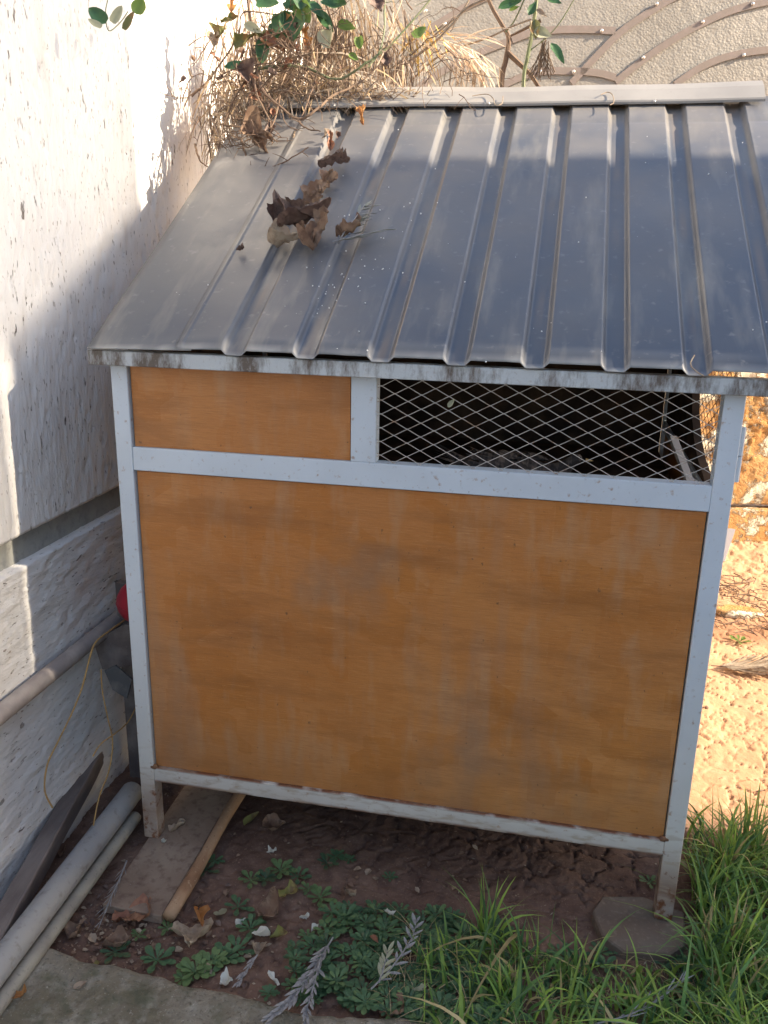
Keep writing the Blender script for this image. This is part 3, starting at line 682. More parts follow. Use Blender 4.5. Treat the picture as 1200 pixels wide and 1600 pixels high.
# ------------------------------------------------------------------ leaves
def leafmesh(name, L, W, curl=.2, fold=.2, seed=0, crump=.1, nu=9, nv=6, mat=M_BROWN, prof='ovate', twist=0, holes=False):
    dead = crump >= .1
    if dead: nu, nv = 15, 10
    r = random.Random(seed); ph = r.uniform(0, 6); roll_ = r.uniform(.25, .75) if dead else .0; tear = r.uniform(.15, .3) if dead else .05
    T, V = np.meshgrid(np.linspace(0, 1, nu+1), np.linspace(-1, 1, nv+1), indexing='ij')
    f = {'ovate': lambda t: np.sin(np.pi*np.minimum(1, t**.75*.98+.02))**.8*(1-.25*t), 'heart': lambda t: np.sin(np.pi*np.minimum(1, (t*.9+.1)**.8))**.65, 'lance': lambda t: np.sin(np.pi*(t*.96+.02))**.9}[prof](T)
    f = np.where(T >= 1, .03, np.abs(f))
    edge = 1+tear*2*(vn(T*9+seed*1.3, np.sign(V)*3+seed+T*0, 5)-.5)*np.abs(V)**2
    roll_ *= .35 if W/L > .8 else 1
    ang = curl*2.2*(T-.3)
    hw = W*.5*f*edge
    if roll_:                                                    # sides roll up like a drying leaf
        th = V*roll_*(1+.7*np.sin(T*5+ph)); th = np.where(V > 0, th*r.uniform(.8, 1.7), th*r.uniform(.6, 1.5))
        y = hw*np.sin(th)/np.maximum(roll_, .3)*.9; zz = hw*(1-np.cos(th))/np.maximum(roll_, .3)*1.2
    else: y = hw*V; zz = 0*V
    x = L*(np.sin(ang)+math.sin(.66*curl))/(curl*2.2) if abs(curl) > .02 else L*T
    z = L*((1-np.cos(ang))/(curl*2.2) if abs(curl) > .02 else 0*T)+fold*W*np.abs(V)**1.3*f+zz
    z = z+crump*L*(1.0*(vn(T*3.1+seed*3.7, V*1.7+seed, 7)-.5)+.8*(vn(T*7+seed, V*4+seed*2.3, 9)-.5)+(.45*(vn(T*15+seed, V*8+seed, 13)-.5) if dead else 0))
    z = z-.02*W*np.clip(1-np.abs(V)*3, 0, 1)+(.05*W*np.sin(T*16+ph)*np.abs(V)**2 if dead else 0)   # midrib, wavy rim
    y = y+(crump*W*.5*(vn(T*5+seed*2, V*2+seed, 21)-.5) if dead else 0)
    co = np.stack([x, y, z], -1).reshape(-1, 3); fs = []
    for i in range(nu):
        for j in range(nv):
            a = i*(nv+1)+j; fs.append((a, a+1, a+nv+2, a+nv+1))
    me = bpy.data.meshes.new(name); me.from_pydata(co.tolist(), [], fs); me.materials.append(mat)
    me.polygons.foreach_set('use_smooth', [True]*len(me.polygons)); return me
def put(name, me, loc, rot, parent=None, scale=1):
    o = bpy.data.objects.new(name, me); C.objects.link(o); o.rotation_euler = Euler(rot, 'XYZ'); o.scale = (scale,)*3
    if parent is not None: o.parent = parent; o.location = Vector(loc)-rootloc(parent)
    else: o.location = loc
    return o
def settle(o, h):
    """rest the lowest point of the object at ground + h"""
    M4 = Matrix.LocRotScale(o.location, o.rotation_euler, o.scale)
    lo = min((M4 @ v.co).z for v in o.data.vertices); o.location.z += h-lo
# litter on the ground: px, py, length, width, material, kind, curl, fold, crumple, heading, label
LIT = [
 (300, 1478, .095, .085, M_TANL, 'heart', .4, .10, .14, -70, 'large pale tan curled dead leaf in front of the pole end'),
 (312, 1452, .060, .040, M_ORLEAF, 'ovate', .5, .55, .10, -60, 'folded orange tan dead leaf lying on the large pale one'),
 (205, 1440, .085, .070, M_RUSTL, 'heart', .5, .15, .2, 10, 'big crumpled rust brown leaf against the end of the board'),
 (182, 1478, .062, .036, M_BROWN, 'ovate', .6, .35, .16, 20, 'brown curled leaf between the big rust leaf and the concrete strip'),
 (232, 1424, .045, .026, M_RUSTL, 'ovate', .4, .5, .1, 100, 'narrow reddish leaf leaning on the front edge of the board'),
 (122, 1456, .050, .034, M_BROWN, 'ovate', .5, .3, .2, 70, 'brown leaf caught beside the thin pipe'),
 (277, 1292, .044, .036, M_TANL, 'heart', .5, .3, .2, 60, 'pale dead leaf lying on the board beside the left foot'),
 (255, 1312, .026, .016, M_PETAL, 'ovate', .6, .2, .2, -60, 'small white scrap of leaf on the board below the pale leaf'),
 (33, 1555, .030, .024, M_ORLEAF, 'heart', .8, .2, .2, 30, 'small orange curled leaf on the concrete beside the pipes'),
 (145, 1510, .030, .020, M_YELL, 'ovate', .3, .3, .1, 20, 'yellow green leaf on the edge of the concrete strip'),
 (124, 1537, .026, .018, M_TANL, 'ovate', .3, .2, .08, 50, 'small tan oval leaf on the concrete strip'),
 (393, 1283, .050, .028, M_YELL, 'ovate', .3, .45, .05, 60, 'yellow leaf standing upright in the shade under the hutch'),
 (427, 1292, .058, .042, M_BROWN, 'heart', .4, .35, .14, 20, 'dark brown leaf beside the yellow one under the hutch'),
 (426, 1333, .026, .020, M_PETAL, 'heart', .5, .2, .2, 0, 'white petal alone on the bare soil in front of the hutch'),
 (449, 1398, .046, .044, M_YELL, 'heart', .4, .25, .12, 50, 'round half yellow half brown leaf among the rosette weeds'),
 (346, 1428, .034, .028, M_PALE, 'heart', .3, .1, .05, -40, 'pale green square ended leaf right of the pole'),
 (310, 1414, .028, .020, M_BROWN, 'ovate', .3, .3, .1, 10, 'small brown leaf flat on the soil right of the pole'),
 (420, 1432, .060, .036, M_BROWN, 'heart', .5, .2, .14, -20, 'brown leaf half buried between the weeds left of the silver frond'),
 (377, 1442, .026, .015, M_PETAL, 'ovate', .3, .5, .1, 60, 'thin white petal standing beside the pale green leaf'),
 (408, 1470, .040, .024, M_PETAL, 'ovate', .3, .5, .1, -150, 'white petal folded over a tan leaf among the weeds'),
 (404, 1487, .044, .026, M_TANL, 'ovate', .5, .4, .14, -80, 'tan dead leaf hanging below the folded white petal'),
 (436, 1466, .040, .018, M_YELL, 'ovate', .3, .4, .14, 10, 'narrow yellow green leaf right of the folded white petal'),
 (477, 1437, .022, .018, M_PETAL, 'heart', .6, .3, .3, 10, 'crumpled white petal on soil right of the brown leaf'),
 (492, 1453, .020, .012, M_PETAL, 'ovate', .4, .4, .1, 50, 'tiny cream petal below the crumpled white petal'),
 (547, 1414, .052, .022, M_TANL, 'ovate', .5, .5, .1, -50, 'tan boat shaped dead leaf at the edge of the weed mat'),
 (540, 1392, .040, .016, M_BROWN, 'ovate', .3, .5, .1, 100, 'slender brown leaf above the boat shaped one'),
 (607, 1440, .026, .020, M_PETAL, 'heart', .3, .2, .1, -40, 'white petal with a dark notch lying on the weed mat'),
 (427, 1533, .034, .030, M_PETAL, 'heart', .3, .15, .1, 150, 'squarish white petal on bare soil left of the silver frond'),
 (356, 1540, .030, .020, M_PETAL, 'heart', .6, .3, .3, 0, 'crumpled white petal at the edge of the concrete strip'),
 (585, 1480, .030, .013, M_RUSTL, 'ovate', .2, .3, .05, -50, 'orange brown narrow leaf on the weed mat'),
 (655, 1560, .030, .018, M_PALE, 'ovate', .4, .3, .1, 10, 'cream oval leaf near the bottom of the weed mat'),
 (660, 1582, .030, .017, M_PETAL, 'ovate', .3, .4, .1, 60, 'white pointed petal under the cream oval leaf'),
 (688, 1498, .026, .010, M_PETAL, 'ovate', .3, .3, .1, 0, 'narrow white petal at the right edge of the weed mat'),
 (722, 1442, .028, .026, M_TANL, 'heart', .2, .2, .05, 20, 'round pale tan leaf in front of the grass under the rail'),
 (612, 1590, .050, .036, M_BROWN, 'heart', .6, .2, .2, 0, 'dark brown crumpled leaf at the very bottom edge'),
 (20, 1355, .030, .026, M_RUSTL, 'heart', .4, .3, .1, 80, 'pinkish brown leaf between the timber and the white wall'),
 (98, 1332, .036, .014, M_BROWN, 'ovate', .4, .5, .1, 100, 'brown curled leaf between the timber and the thick pipe'),
]
for i, (px, py, L, W, mt, pf, cu, fo, cr, hd, lab) in enumerate(LIT):
    onb = py < 1330 and px < 290; onc = 'concrete strip' in lab and 'between' not in lab and 'edge of the concrete strip' != lab[-26:] or 'concrete beside' in lab
    zt = .0 if (onb or onc) else G0
    p = at(px, py, 2, zt+.008)
    L *= 1.15; W *= 1.15
    me = leafmesh('dead_leaf', L, W, cu, fo, i+3, cr, mat=mt, prof=pf)
    nm = 'petal' if mt is M_PETAL else ('fallen_leaf' if mt in (M_YELL, M_PALE) else 'dead_leaf')
    o = put(nm, me, (p.x, p.y, 0), (rnd.uniform(-.25, .25), rnd.uniform(-.35, .1), rad(hd)), None)
    c = Matrix.Rotation(rad(hd), 3, 'Z') @ Vector((L*.45, 0, 0)); o.location.x -= c.x; o.location.y -= c.y
    base = .001 if (onb or onc) else gz(p.x, p.y)+.004
    if 'on the large pale one' in lab: base += .02
    if 'weed mat' in lab: base += .022
    if 'over a tan' in lab: base += .012
    settle(o, base); tag(o, lab, 'petal' if mt is M_PETAL else 'leaf', 'leaves and petals littering the ground')
# crumbs: tiny litter bits nobody could count
bm = bmesh.new()
for i in range(1500):
    x, y = rnd.uniform(-.3, 1.9), rnd.uniform(-.5, .7)
    if rnd.random() < .35: x, y = rnd.gauss(.05, .12), rnd.gauss(-.28, .07)
    s = rnd.uniform(.0015, .006); z = gz(x, y)+.003
    a = rnd.uniform(0, 6.3); d = Vector((math.cos(a), math.sin(a), rnd.uniform(-.3, .5)))*s; e = Vector((-math.sin(a), math.cos(a), rnd.uniform(-.4, .4)))*s*rnd.uniform(.2, .9)
    p = Vector((x, y, z)); bm.faces.new([bm.verts.new(q) for q in (p-d, p-e, p+d, p+e)])
for i in range(170):
    px, py = rnd.uniform(90, 760), rnd.uniform(1330, 1600)
    if rnd.random() < .4: px, py = rnd.gauss(190, 50), rnd.gauss(1450, 25)
    p = at(px, py, 2, G0); z = gz(p.x, p.y)+.004; a = rnd.uniform(0, 6.3); L = rnd.uniform(.008, .022); wd = L*rnd.uniform(.25, .5); cu = rnd.uniform(.1, .5)
    if py > 1560 and px < 420: continue
    u = Vector((math.cos(a), math.sin(a), 0)); v_ = Vector((-math.sin(a), math.cos(a), 0)); rows = []
    for t, ww in ((0, .1), (.3, .9), (.65, 1), (1, .1)):
        q = Vector((p.x, p.y, z))+u*L*t+Vector((0, 0, cu*L*t*t)); rows.append([bm.verts.new(q-v_*wd*ww+Vector((0, 0, wd*.7*ww))), bm.verts.new(q), bm.verts.new(q+v_*wd*ww+Vector((0, 0, wd*.5*ww)))])
    for A, B in zip(rows, rows[1:]):
        for k in (0, 1): bm.faces.new((A[k], A[k+1], B[k+1], B[k]))
o = obj('leaf_crumbs', bm, M_BROWN)
o.data.materials.append(M_TANL); o.data.materials.append(M_DARKL)
for f in o.data.polygons: f.material_index = (f.index//6*7) % 3; tag(o, 'tiny bits of dry leaf scattered over the soil', 'leaf litter', kind='stuff')
bm = bmesh.new()
for i in range(900):
    x, y = rnd.uniform(-.3, 2.3), rnd.uniform(-.55, 2.6)
    if x > 1.3 and .4 < y and rnd.random() < .8: continue
    s = rnd.choice((.002, .003, .003, .005, .008)); z = gz(x, y)+s*.2
    mtx = Matrix.Translation((x, y, z)) @ Euler((rnd.uniform(0, 3), rnd.uniform(0, 3), 0)).to_matrix().to_4x4() @ Matrix.Diagonal((s*rnd.uniform(.7, 1.4), s, s*.7, 1))
    bmesh.ops.create_icosphere(bm, subdivisions=1, radius=1, matrix=mtx)
o = obj('soil_clods', bm, M_SOIL); tag(o, 'small clods of red soil', 'soil', kind='stuff')

# ------------------------------------------------------------------ rosette weeds
def rosette_bm(bm, c, n, R, seed, lift=.5):
    r = random.Random(seed)
    for k in range(n):
        a = k*2.399+r.uniform(-.2, .2); t = k/n; L = R*(1.05-.62*t)*r.uniform(.85, 1.1); el = lift*(.25+1.2*t); W = L*.36
        d = Vector((math.cos(a), math.sin(a), 0)); s = Vector((-math.sin(a), math.cos(a), 0)); prev = None
        for i, (u, wd) in enumerate(((0, .14), (.3, .2), (.55, .75), (.78, 1.0), (.94, .66), (1.0, .12))):
            ang = el-(.9*el+.15)*u*u; p = c+d*L*u*math.cos(ang*.7)+Vector((0, 0, L*(math.sin(el)*u-.35*u*u*math.sin(el))+.002))
            row = [bm.verts.new(p-s*W*.5*wd+Vector((0, 0, W*.12*wd))), bm.verts.new(p), bm.verts.new(p+s*W*.5*wd+Vector((0, 0, W*.12*wd)))]
            if prev: bm.faces.new((prev[0], prev[1], row[1], row[0])); bm.faces.new((prev[1], prev[2], row[2], row[1]))
            prev = row
WEEDS = [(335, 1345, 1), (322, 1362, .9), (392, 1378, 1.1), (438, 1362, 1), (465, 1372, 1.0), (372, 1416, 1.2), (415, 1375, .8), (500, 1405, 1.1), (482, 1392, .9),
         (392, 1453, 1.15), (370, 1487, 1.2), (398, 1440, .8), (330, 1508, 1.25), (305, 1522, 1.1), (352, 1500, 1.0), (245, 1500, 1.25), (180, 1487, 1.1), (215, 1462, .8), (262, 1452, .7), (525, 1340, .9), (608, 1373, .7),
         (510, 1350, .8), (1015, 1378, .8), (285, 1530, .9), (420, 1555, .8), (545, 1345, .6)]
WL = ['beside the upper end of the tan pole', 'on the soil just right of the tan pole', 'in front of the shaded soil under the hutch', 'left of the round half yellow leaf', 'above the round half yellow leaf',
      'right of the pale green square ended leaf', 'one of the three above the brown half buried leaf', 'right of the round half yellow leaf', 'close behind the round half yellow leaf',
      'left of the folded white petal', 'below the folded white petal', 'beside the thin standing white petal', 'largest by the middle of the concrete edge', 'touching the concrete edge right of the large tan leaf',
      'between the brown soil and the crumpled petal at the concrete edge', 'in front of the large pale tan leaf on the concrete edge', 'at the concrete edge below the big rust leaf', 'small one below the reddish leaf',
      'tucked beside the pole end', 'in the dark soil under the bottom rail', 'tiny one alone on the cracked shaded soil', 'left one of the pair in the dark under the hutch', 'beside the inner side of the right foot',
      'half over the concrete edge near the large tan leaf', 'at the concrete edge by the squarish white petal', 'smallest of the patch in the dark under the hutch']
for i, (px, py, s) in enumerate(WEEDS):
    p = at(px, py, 2, G0+.004); bm = bmesh.new(); rosette_bm(bm, Vector((0, 0, 0)), rnd.randint(9, 18), .039*s*rnd.uniform(.75, 1.2), i+50, rnd.uniform(.35, .9))
    o = obj('rosette_weed', bm, (M_WEED, M_WEED2, M_WEED3)[(i*7) % 5 % 3], smooth=True); o.location = (p.x, p.y, gz(p.x, p.y)+.002); tag(o, 'small green rosette weed '+WL[i], 'weed', 'loose rosette weeds on the bare soil')
bm = bmesh.new(); cnt = 0
while cnt < 230:
    px, py = rnd.uniform(455, 800), rnd.uniform(1405, 1610)
    lim = 1418+max(0, 520-px)*.95 + max(0, px-700)*.3
    if py < lim+rnd.uniform(0, 20) or (px < 600 and py > 1580): continue
    p = at(px, py, 2, G0); cnt += 1
    rosette_bm(bm, Vector((p.x, p.y, gz(p.x, p.y)+rnd.uniform(.0, .02))), rnd.randint(8, 15), .033*rnd.uniform(.5, 1.35), cnt+500, rnd.uniform(.3, 1.1))
for i in range(40):
    p = at(rnd.uniform(800, 1150), rnd.uniform(1480, 1600), 2, G0); rosette_bm(bm, Vector((p.x, p.y, gz(p.x, p.y))), 9, .035, i+900, .7)
o = obj('weed_mat', bm, M_WEED, smooth=True)
o.data.materials.append(M_WEED2); o.data.materials.append(M_WEED3)
for f in o.data.polygons: f.material_index = (0, 0, 1, 2, 0)[int(hsh(np.array([f.index//55]), np.array([3]), 5)[0]*4.99)]; tag(o, 'dense mat of small dark green weeds left of the grass', 'ground cover', kind='stuff')

# ------------------------------------------------------------------ grass
def blades(name, specs, mat, label, cat, kind='stuff', seg=6):
    n = len(specs); sp = np.array(specs, float)   # x y z h w dirx diry lean r g b twist
    t = np.linspace(0, 1, seg+1)[None, :]
    h = sp[:, 3:4]; w_ = sp[:, 4:5]; dx = sp[:, 5:6]; dy = sp[:, 6:7]; ln = sp[:, 7:8]
    hor = h*ln*t**1.9; ver = h*(t-.62*np.clip(ln, 0, 1.4)*t**2.4)
    cx = sp[:, 0:1]+dx*hor; cy = sp[:, 1:2]+dy*hor; cz = sp[:, 2:3]+ver
    wd = w_*np.where(t < .15, .6+2.6*t, 1)*(1-np.clip((t-.35)/.65, 0, 1)**1.6*.96)
    sx = np.cos(sp[:, 11:12]+.6*t); sy = np.sin(sp[:, 11:12]+.6*t)
    L = np.stack([cx-sx*wd/2, cy-sy*wd/2, cz], -1); R = np.stack([cx+sx*wd/2, cy+sy*wd/2, cz], -1); Mi = np.stack([cx, cy, cz-w_*.18*(1-t)], -1)
    co = np.stack([L, Mi, R], 2).reshape(-1, 3)
    base = (np.arange(n)*(seg+1)*3)[:, None]+(np.arange(seg)*3)[None, :]; base = base.reshape(-1)
    q = np.concatenate([np.stack([base, base+1, base+4, base+3], -1), np.stack([base+1, base+2, base+5, base+4], -1)])
    me = bpy.data.meshes.new(name); me.from_pydata(co.tolist(), [], q.tolist())
    ca = me.attributes.new('Col', 'FLOAT_COLOR', 'POINT')
    col = np.repeat(sp[:, 8:11], (seg+1)*3, 0); tt = np.tile(np.repeat(t[0], 3), n)[:, None]
    tipc = np.array([[.34, .31, .10]]); col = col*(1-.25*tt**3)+tipc*.25*tt**3
    ca.data.foreach_set('color', np.concatenate([col, np.ones((len(col), 1))], 1).astype(np.float32).ravel())
    me.polygons.foreach_set('use_smooth', [True]*len(me.polygons))
    return tag(link(name, me, mat), label, cat, kind=kind)
def gcol():
    r = rnd.random()
    if r < .40: c = (.13, .26, .075)
    elif r < .75: c = (.25, .39, .08)
    elif r < .9: c = (.06, .145, .065)
    else: c = (.42, .34, .17)
    k = rnd.uniform(.8, 1.35); return tuple(q*k for q in c)
gr = []
def blade(x, y, h, w_=None, lean=None, col=None, a=None):
    if 1.16 < x < 1.40 and y > -.10 and rnd.random() < .9: return
    if 1.05 < x < 1.42 and -.27 < y <= -.17: h *= .6
    a = rnd.uniform(0, 2*math.pi) if a is None else a
    gr.append((x, y, gz(x, y)-.004, h, w_ or rnd.uniform(.0042, .0095), math.cos(a), math.sin(a), lean if lean is not None else rnd.uniform(.15, 1.15), *(col or gcol()), rnd.uniform(0, 3.14)))
for i in range(2300):                                   # right side along the frame edge
    x = 1.36+abs(rnd.gauss(0, .36)); y = rnd.uniform(-.62, .40)
    if y > .15 and rnd.random() < (y-.15)*3.2: continue
    if x < 1.42 and y > .02: continue
    blade(x, y, rnd.uniform(.08, .25))
for i in range(1500):                                   # in front of the right half
    x = rnd.uniform(.80, 1.5); lo = -.16-.10*math.exp(-((x-.95)/.2)**2); y = rnd.uniform(-.62, -.15)
    if rnd.random() > (x-.76)*1.5+(-.1-y)*.35: continue
    blade(x, y, rnd.uniform(.06, .16))
for i in range(80): blade(rnd.uniform(.90, 1.8), rnd.uniform(-.5, -.12), rnd.uniform(.16, .27), rnd.uniform(.007, .011), rnd.uniform(.5, 1.3))
for cx, cy, n, hh in ((.93, -.14, 22, .21), (1.02, -.17, 18, .15), (.86, -.22, 14, .14), (.80, -.26, 12, .15), (1.12, -.22, 22, .14), (1.24, -.26, 26, .13), (1.10, -.20, 16, .12), (1.44, .08, 40, .22), (1.50, .20, 60, .26), (1.58, .28, 60, .24), (1.47, -.08, 50, .22), (1.66, .16, 50, .25), (.98, -.30, 30, .16)):
    for i in range(n): blade(cx+rnd.gauss(0, .018), cy+rnd.gauss(0, .018), hh*rnd.uniform(.6, 1.1), None, rnd.uniform(.05, .75))
blades('grass', gr, M_GRASS, 'long bright green grass round the right foot of the hutch', 'grass')
gr = []
for i in range(1100):
    x = rnd.uniform(.74, 1.9); y = rnd.uniform(-.5, .1)
    if x < 1.3 and y > -.16: continue
    blade(x, y, rnd.uniform(.03, .12), rnd.uniform(.0012, .003), rnd.uniform(.8, 1.9), (.42, .33, .2))
for cx, cy in ((.79, -.20), (.77, -.26), (1.08, -.2), (.75, -.33)):
    for i in range(26): blade(cx+rnd.gauss(0, .012), cy+rnd.gauss(0, .02), rnd.uniform(.04, .09), .0018, rnd.uniform(.4, 1.6), (.40, .30, .17))
blades('dry_grass', gr, M_STRAW, 'dry curled straw coloured blades tangled in the green grass', 'dry grass')

# ------------------------------------------------------------------ silver fronds and other sprigs
def frond(label, pts, n, L, W, mat, spread, seed, smat=M_SILV, t0=.15, group=None, rise=.2, name='frond', cat='frond', both=True, bend=.1):
    r = random.Random(seed); pts = smooth_path(pts, 5); root = thing(name, label, cat, pts[0], group)
    bm = bmesh.new(); tube(bm, pts, [.0022*(1-.6*i/len(pts)) for i in range(len(pts))], 5); obj('stem', bm, smat, root)
    mes = [leafmesh('leaflet', L, W, bend*(1+.5*q), .25, seed+q, .04, nu=6, nv=2, mat=mat, prof='lance') for q in range(3)]
    for k in range(n):
        t = t0+(1-t0)*k/(n-1); i = min(len(pts)-2, int(t*(len(pts)-1))); p = pts[i]; d = (pts[i+1]-pts[i]).normalized()
        sd_ = (1 if k % 2 else -1) if both else 1
        a = sd_*spread*r.uniform(.5, 1.2)*(1-.55*t); up = r.uniform(-.1, 1)*rise
        dd = (Matrix.Rotation(a, 3, 'Z') @ Vector((d.x, d.y, 0))).normalized()+Vector((0, 0, up)); q = dd.to_track_quat('X', 'Z')
        o = put('leaflet', mes[k % 3], p, q.to_euler(), root, r.uniform(.7, 1.1))
    return root
def gp(px, py, h): 
    p = at(px, py, 2, G0+h); return p
frond('long silvery grey frond lying from the weed mat down over the concrete edge', [gp(520, 1465, .035), gp(505, 1490, .04), gp(480, 1530, .045), gp(455, 1562, .045), gp(425, 1590, .045)], 46, .042, .0072, M_SILV, .55, 3, group='silver grey fronds', rise=.25)
frond('second silvery frond bent down beside the long one at the bottom edge', [gp(500, 1500, .05), gp(490, 1540, .05), gp(480, 1575, .05), gp(478, 1600, .045)], 22, .036, .0068, M_SILV, .6, 5, group='silver grey fronds', rise=.2)
frond('short pale grey frond beside the folded white petal', [gp(402, 1492, .02), gp(388, 1512, .02), gp(374, 1535, .016)], 12, .030, .0062, M_SILV, .45, 7, group='silver grey fronds', rise=.1)
frond('silvery sprig with broad whitish leaves lying across the weed mat', [gp(580, 1545, .045), gp(605, 1520, .05), gp(628, 1490, .055), gp(645, 1462, .055), gp(650, 1440, .05)], 17, .034, .0085, M_SILV, 1.1, 9, group='silver grey fronds', rise=.3)
frond('dry pinnate sprig with tan leaflets lying left of the silvery sprig', [gp(592, 1535, .05), gp(600, 1510, .055), gp(606, 1485, .055)], 9, .032, .0085, M_PALE, .8, 10, group='silver grey fronds', rise=.3)
frond('thin grey sprig at the bottom edge in the grass', [gp(930, 1600, .05), gp(985, 1585, .06), gp(1030, 1560, .06), gp(1070, 1528, .06)], 14, .05, .003, M_SILV, .5, 12, group='silver grey fronds', rise=.2)
frond('thin dark twig frond hanging over the front edge of the board', [gp(198, 1345, .04), gp(186, 1375, .04), gp(172, 1405, .035), gp(158, 1440, .02)], 18, .045, .0022, M_SILV, .4, 13, group='silver grey fronds', rise=.1)
# sunlit ground behind: fallen palm frond
def gg(px, py, h=.02):
    p = at(px, py, 2, G0); p.z = gz(p.x, p.y)+h; return p
frond('dry brown palm frond lying across the sunlit ground beside the right post', [gg(1110, 1046), gg(1140, 1048), gg(1175, 1050), gg(1215, 1052), gg(1260, 1060)], 110, .16, .009, M_TANL, .6, 14, smat=M_STEM, name='palm_frond', cat='frond', rise=.22)
# twigs on the sunlit ground and bank
bm = bmesh.new()
for i in range(60):
    p = gg(rnd.uniform(1120, 1230), rnd.uniform(925, 1000), .012); a = rnd.uniform(0, 3.1); l = rnd.uniform(.03, .13)
    tube(bm, [p, p+Vector((math.cos(a)*l*.5, math.sin(a)*l*.5, .01)), p+Vector((math.cos(a+.3)*l, math.sin(a+.3)*l, .005))], .0022, 4)
o = obj('twig_litter', bm, M_STEM); tag(o, 'dry twigs scattered on the sunlit ground below the orange wall', 'twigs', kind='stuff')
# mud step + white scrap
bm = bmesh.new(); p = gg(1128, 905, 0); q = gg(1150, 822, 0); c = Vector((1.865, 2.62, gz(1.865, 2.62)))
v = [bm.verts.new(z) for z in (c+Vector((-.10, -.02, 0)), c+Vector((.015, -.05, 0)), c+Vector((.055, .0, .16)), c+Vector((-.08, .03, .16)))]
f = bm.faces.new(v); top('white_scrap', bm, M_WHITE, 'white plastic scrap standing behind the right post on the sunlit ground', 'scrap', c, solid=.004)
blob('mud_brick', gg(1150, 962, .008), .11, .055, .03, M_ORANGE, 'low tan mud brick on the sunlit ground beside the right post', 'brick', 8, 3)
bm = bmesh.new(); rosette_bm(bm, Vector((0, 0, 0)), 10, .05, 77, .8); o = obj('seedling', bm, M_BRIGHT, smooth=True); o.location = gg(1155, 1005, 0); tag(o, 'bright green seedling alone on the sunlit ground', 'plant')

# ------------------------------------------------------------------ leaf pile and debris on the roof
def roofz(x, y): return 1.2775+SL*(y-RYB)+.022
def onroof(px, py, h=.0):
    n = Vector((0, -SL, 1)).normalized(); return atp(px, py, (0, RYB, 1.2775+.020+h), n)
RT = math.atan(SL)
ROOFL = [
 (468, 352, .085, .050, M_DARKL, 'ovate', .7, .5, .16, 25, .02, 'large purplish brown folded leaf on top of the leaf pile on the roof'),
 (500, 345, .095, .055, M_DARKL, 'ovate', .6, .45, .08, -35, .03, 'long smooth dark leaf arching over the leaf pile on the roof'),
 (445, 385, .060, .034, M_TANL, 'ovate', .6, .3, .16, 5, .004, 'tan brown curled leaf at the lower left of the roof leaf pile'),
 (505, 372, .070, .042, M_BROWN, 'ovate', .7, .4, .2, 60, .015, 'brown crumpled leaf in the middle of the roof leaf pile'),
 (440, 348, .045, .032, M_DARKL, 'heart', .8, .4, .25, 80, .01, 'small dark shrivelled leaf at the left of the roof leaf pile'),
 (480, 376, .060, .035, M_BROWN, 'ovate', .8, .5, .2, 130, .02, 'shrivelled brown leaf facing the eave in the roof leaf pile'),
 (545, 372, .055, .040, M_BROWN, 'heart', .5, .4, .18, -20, .006, 'brown leaf at the right of the roof leaf pile under the grey sprig'),
 (462, 330, .045, .028, M_DARKL, 'ovate', .6, .5, .2, 150, .015, 'dark curled leaf at the top left of the roof leaf pile'),
 (520, 262, .060, .026, M_DARKL, 'ovate', .5, .5, .16, 0, .008, 'dark crooked leaf lying above the others in the valley of the roof'),
 (540, 256, .034, .024, M_DARKL, 'heart', .5, .4, .2, -30, .012, 'small black leaf tip right of the crooked leaf on the roof'),
 (500, 305, .058, .024, M_BROWN, 'ovate', .4, .6, .25, 60, .006, 'shredded brown leaf just above the leaf pile on the roof'),
 (512, 285, .045, .020, M_BROWN, 'ovate', .5, .6, .25, 80, .008, 'narrow crumpled leaf between the shredded and the crooked leaf on the roof'),
 (518, 228, .044, .020, M_RUSTL, 'ovate', .5, .6, .2, 100, .006, 'upright rust coloured leaf in the sun near the ridge'),
 (490, 318, .040, .026, M_BROWN, 'heart', .5, .4, .2, 10, .006, 'flat torn brown leaf touching the top of the leaf pile'),
 (564, 178, .040, .026, M_ORLEAF, 'heart', .5, .3, .1, -60, .008, 'yellow orange leaf hanging over the ridge flashing'),
 (376, 392, .016, .010, M_DARKL, 'ovate', .6, .3, .2, 0, .002, 'tiny dark leaf bit alone on the seam of the left roof sheet'),
]
for i, (px, py, L, W, mt, pf, cu, fo, cr, hd, h, lab) in enumerate(ROOFL):
    L *= 1.5; W *= 1.6; p = onroof(px, py, h); me = leafmesh('dead_leaf', L, W, cu, fo, i+80, cr, mat=mt, prof=pf)
    R = Matrix.Rotation(RT, 4, 'X') @ Matrix.Rotation(rad(hd), 4, 'Z') @ Euler((rnd.uniform(-.5, .5), rnd.uniform(-.4, .1), 0)).to_matrix().to_4x4()
    o = put('dead_leaf', me, (0, 0, 0), R.to_euler()); c = R.to_3x3() @ Vector((L*.45, 0, 0)); o.location = p-c
    n = Vector((0, -math.sin(RT), math.cos(RT))); M4 = Matrix.LocRotScale(o.location, o.rotation_euler, (1, 1, 1))
    lo = min(((M4 @ v.co)-Vector((0, RYB, 1.2775+.020))).dot(n) for v in me.vertices); o.location += n*(h*.5-lo+.001)
    tag(o, lab, 'leaf', 'dead leaves on the roof')
frond('grey green rosemary like sprig stuck in the leaf pile on the roof', [onroof(520, 378, .02), onroof(545, 372, .025), onroof(570, 366, .03), onroof(600, 358, .03)], 10, .04, .007, M_PALE2, .5, 21, name='sprig', cat='sprig')
frond('grey green upright sprig with narrow leaves at the right of the roof leaf pile', [onroof(528, 380, .015), onroof(540, 360, .03), onroof(552, 345, .045), onroof(570, 320, .055)], 28, .060, .0085, M_PALE2, .7, 22, name='sprig', cat='sprig', rise=.5)
bm = bmesh.new()
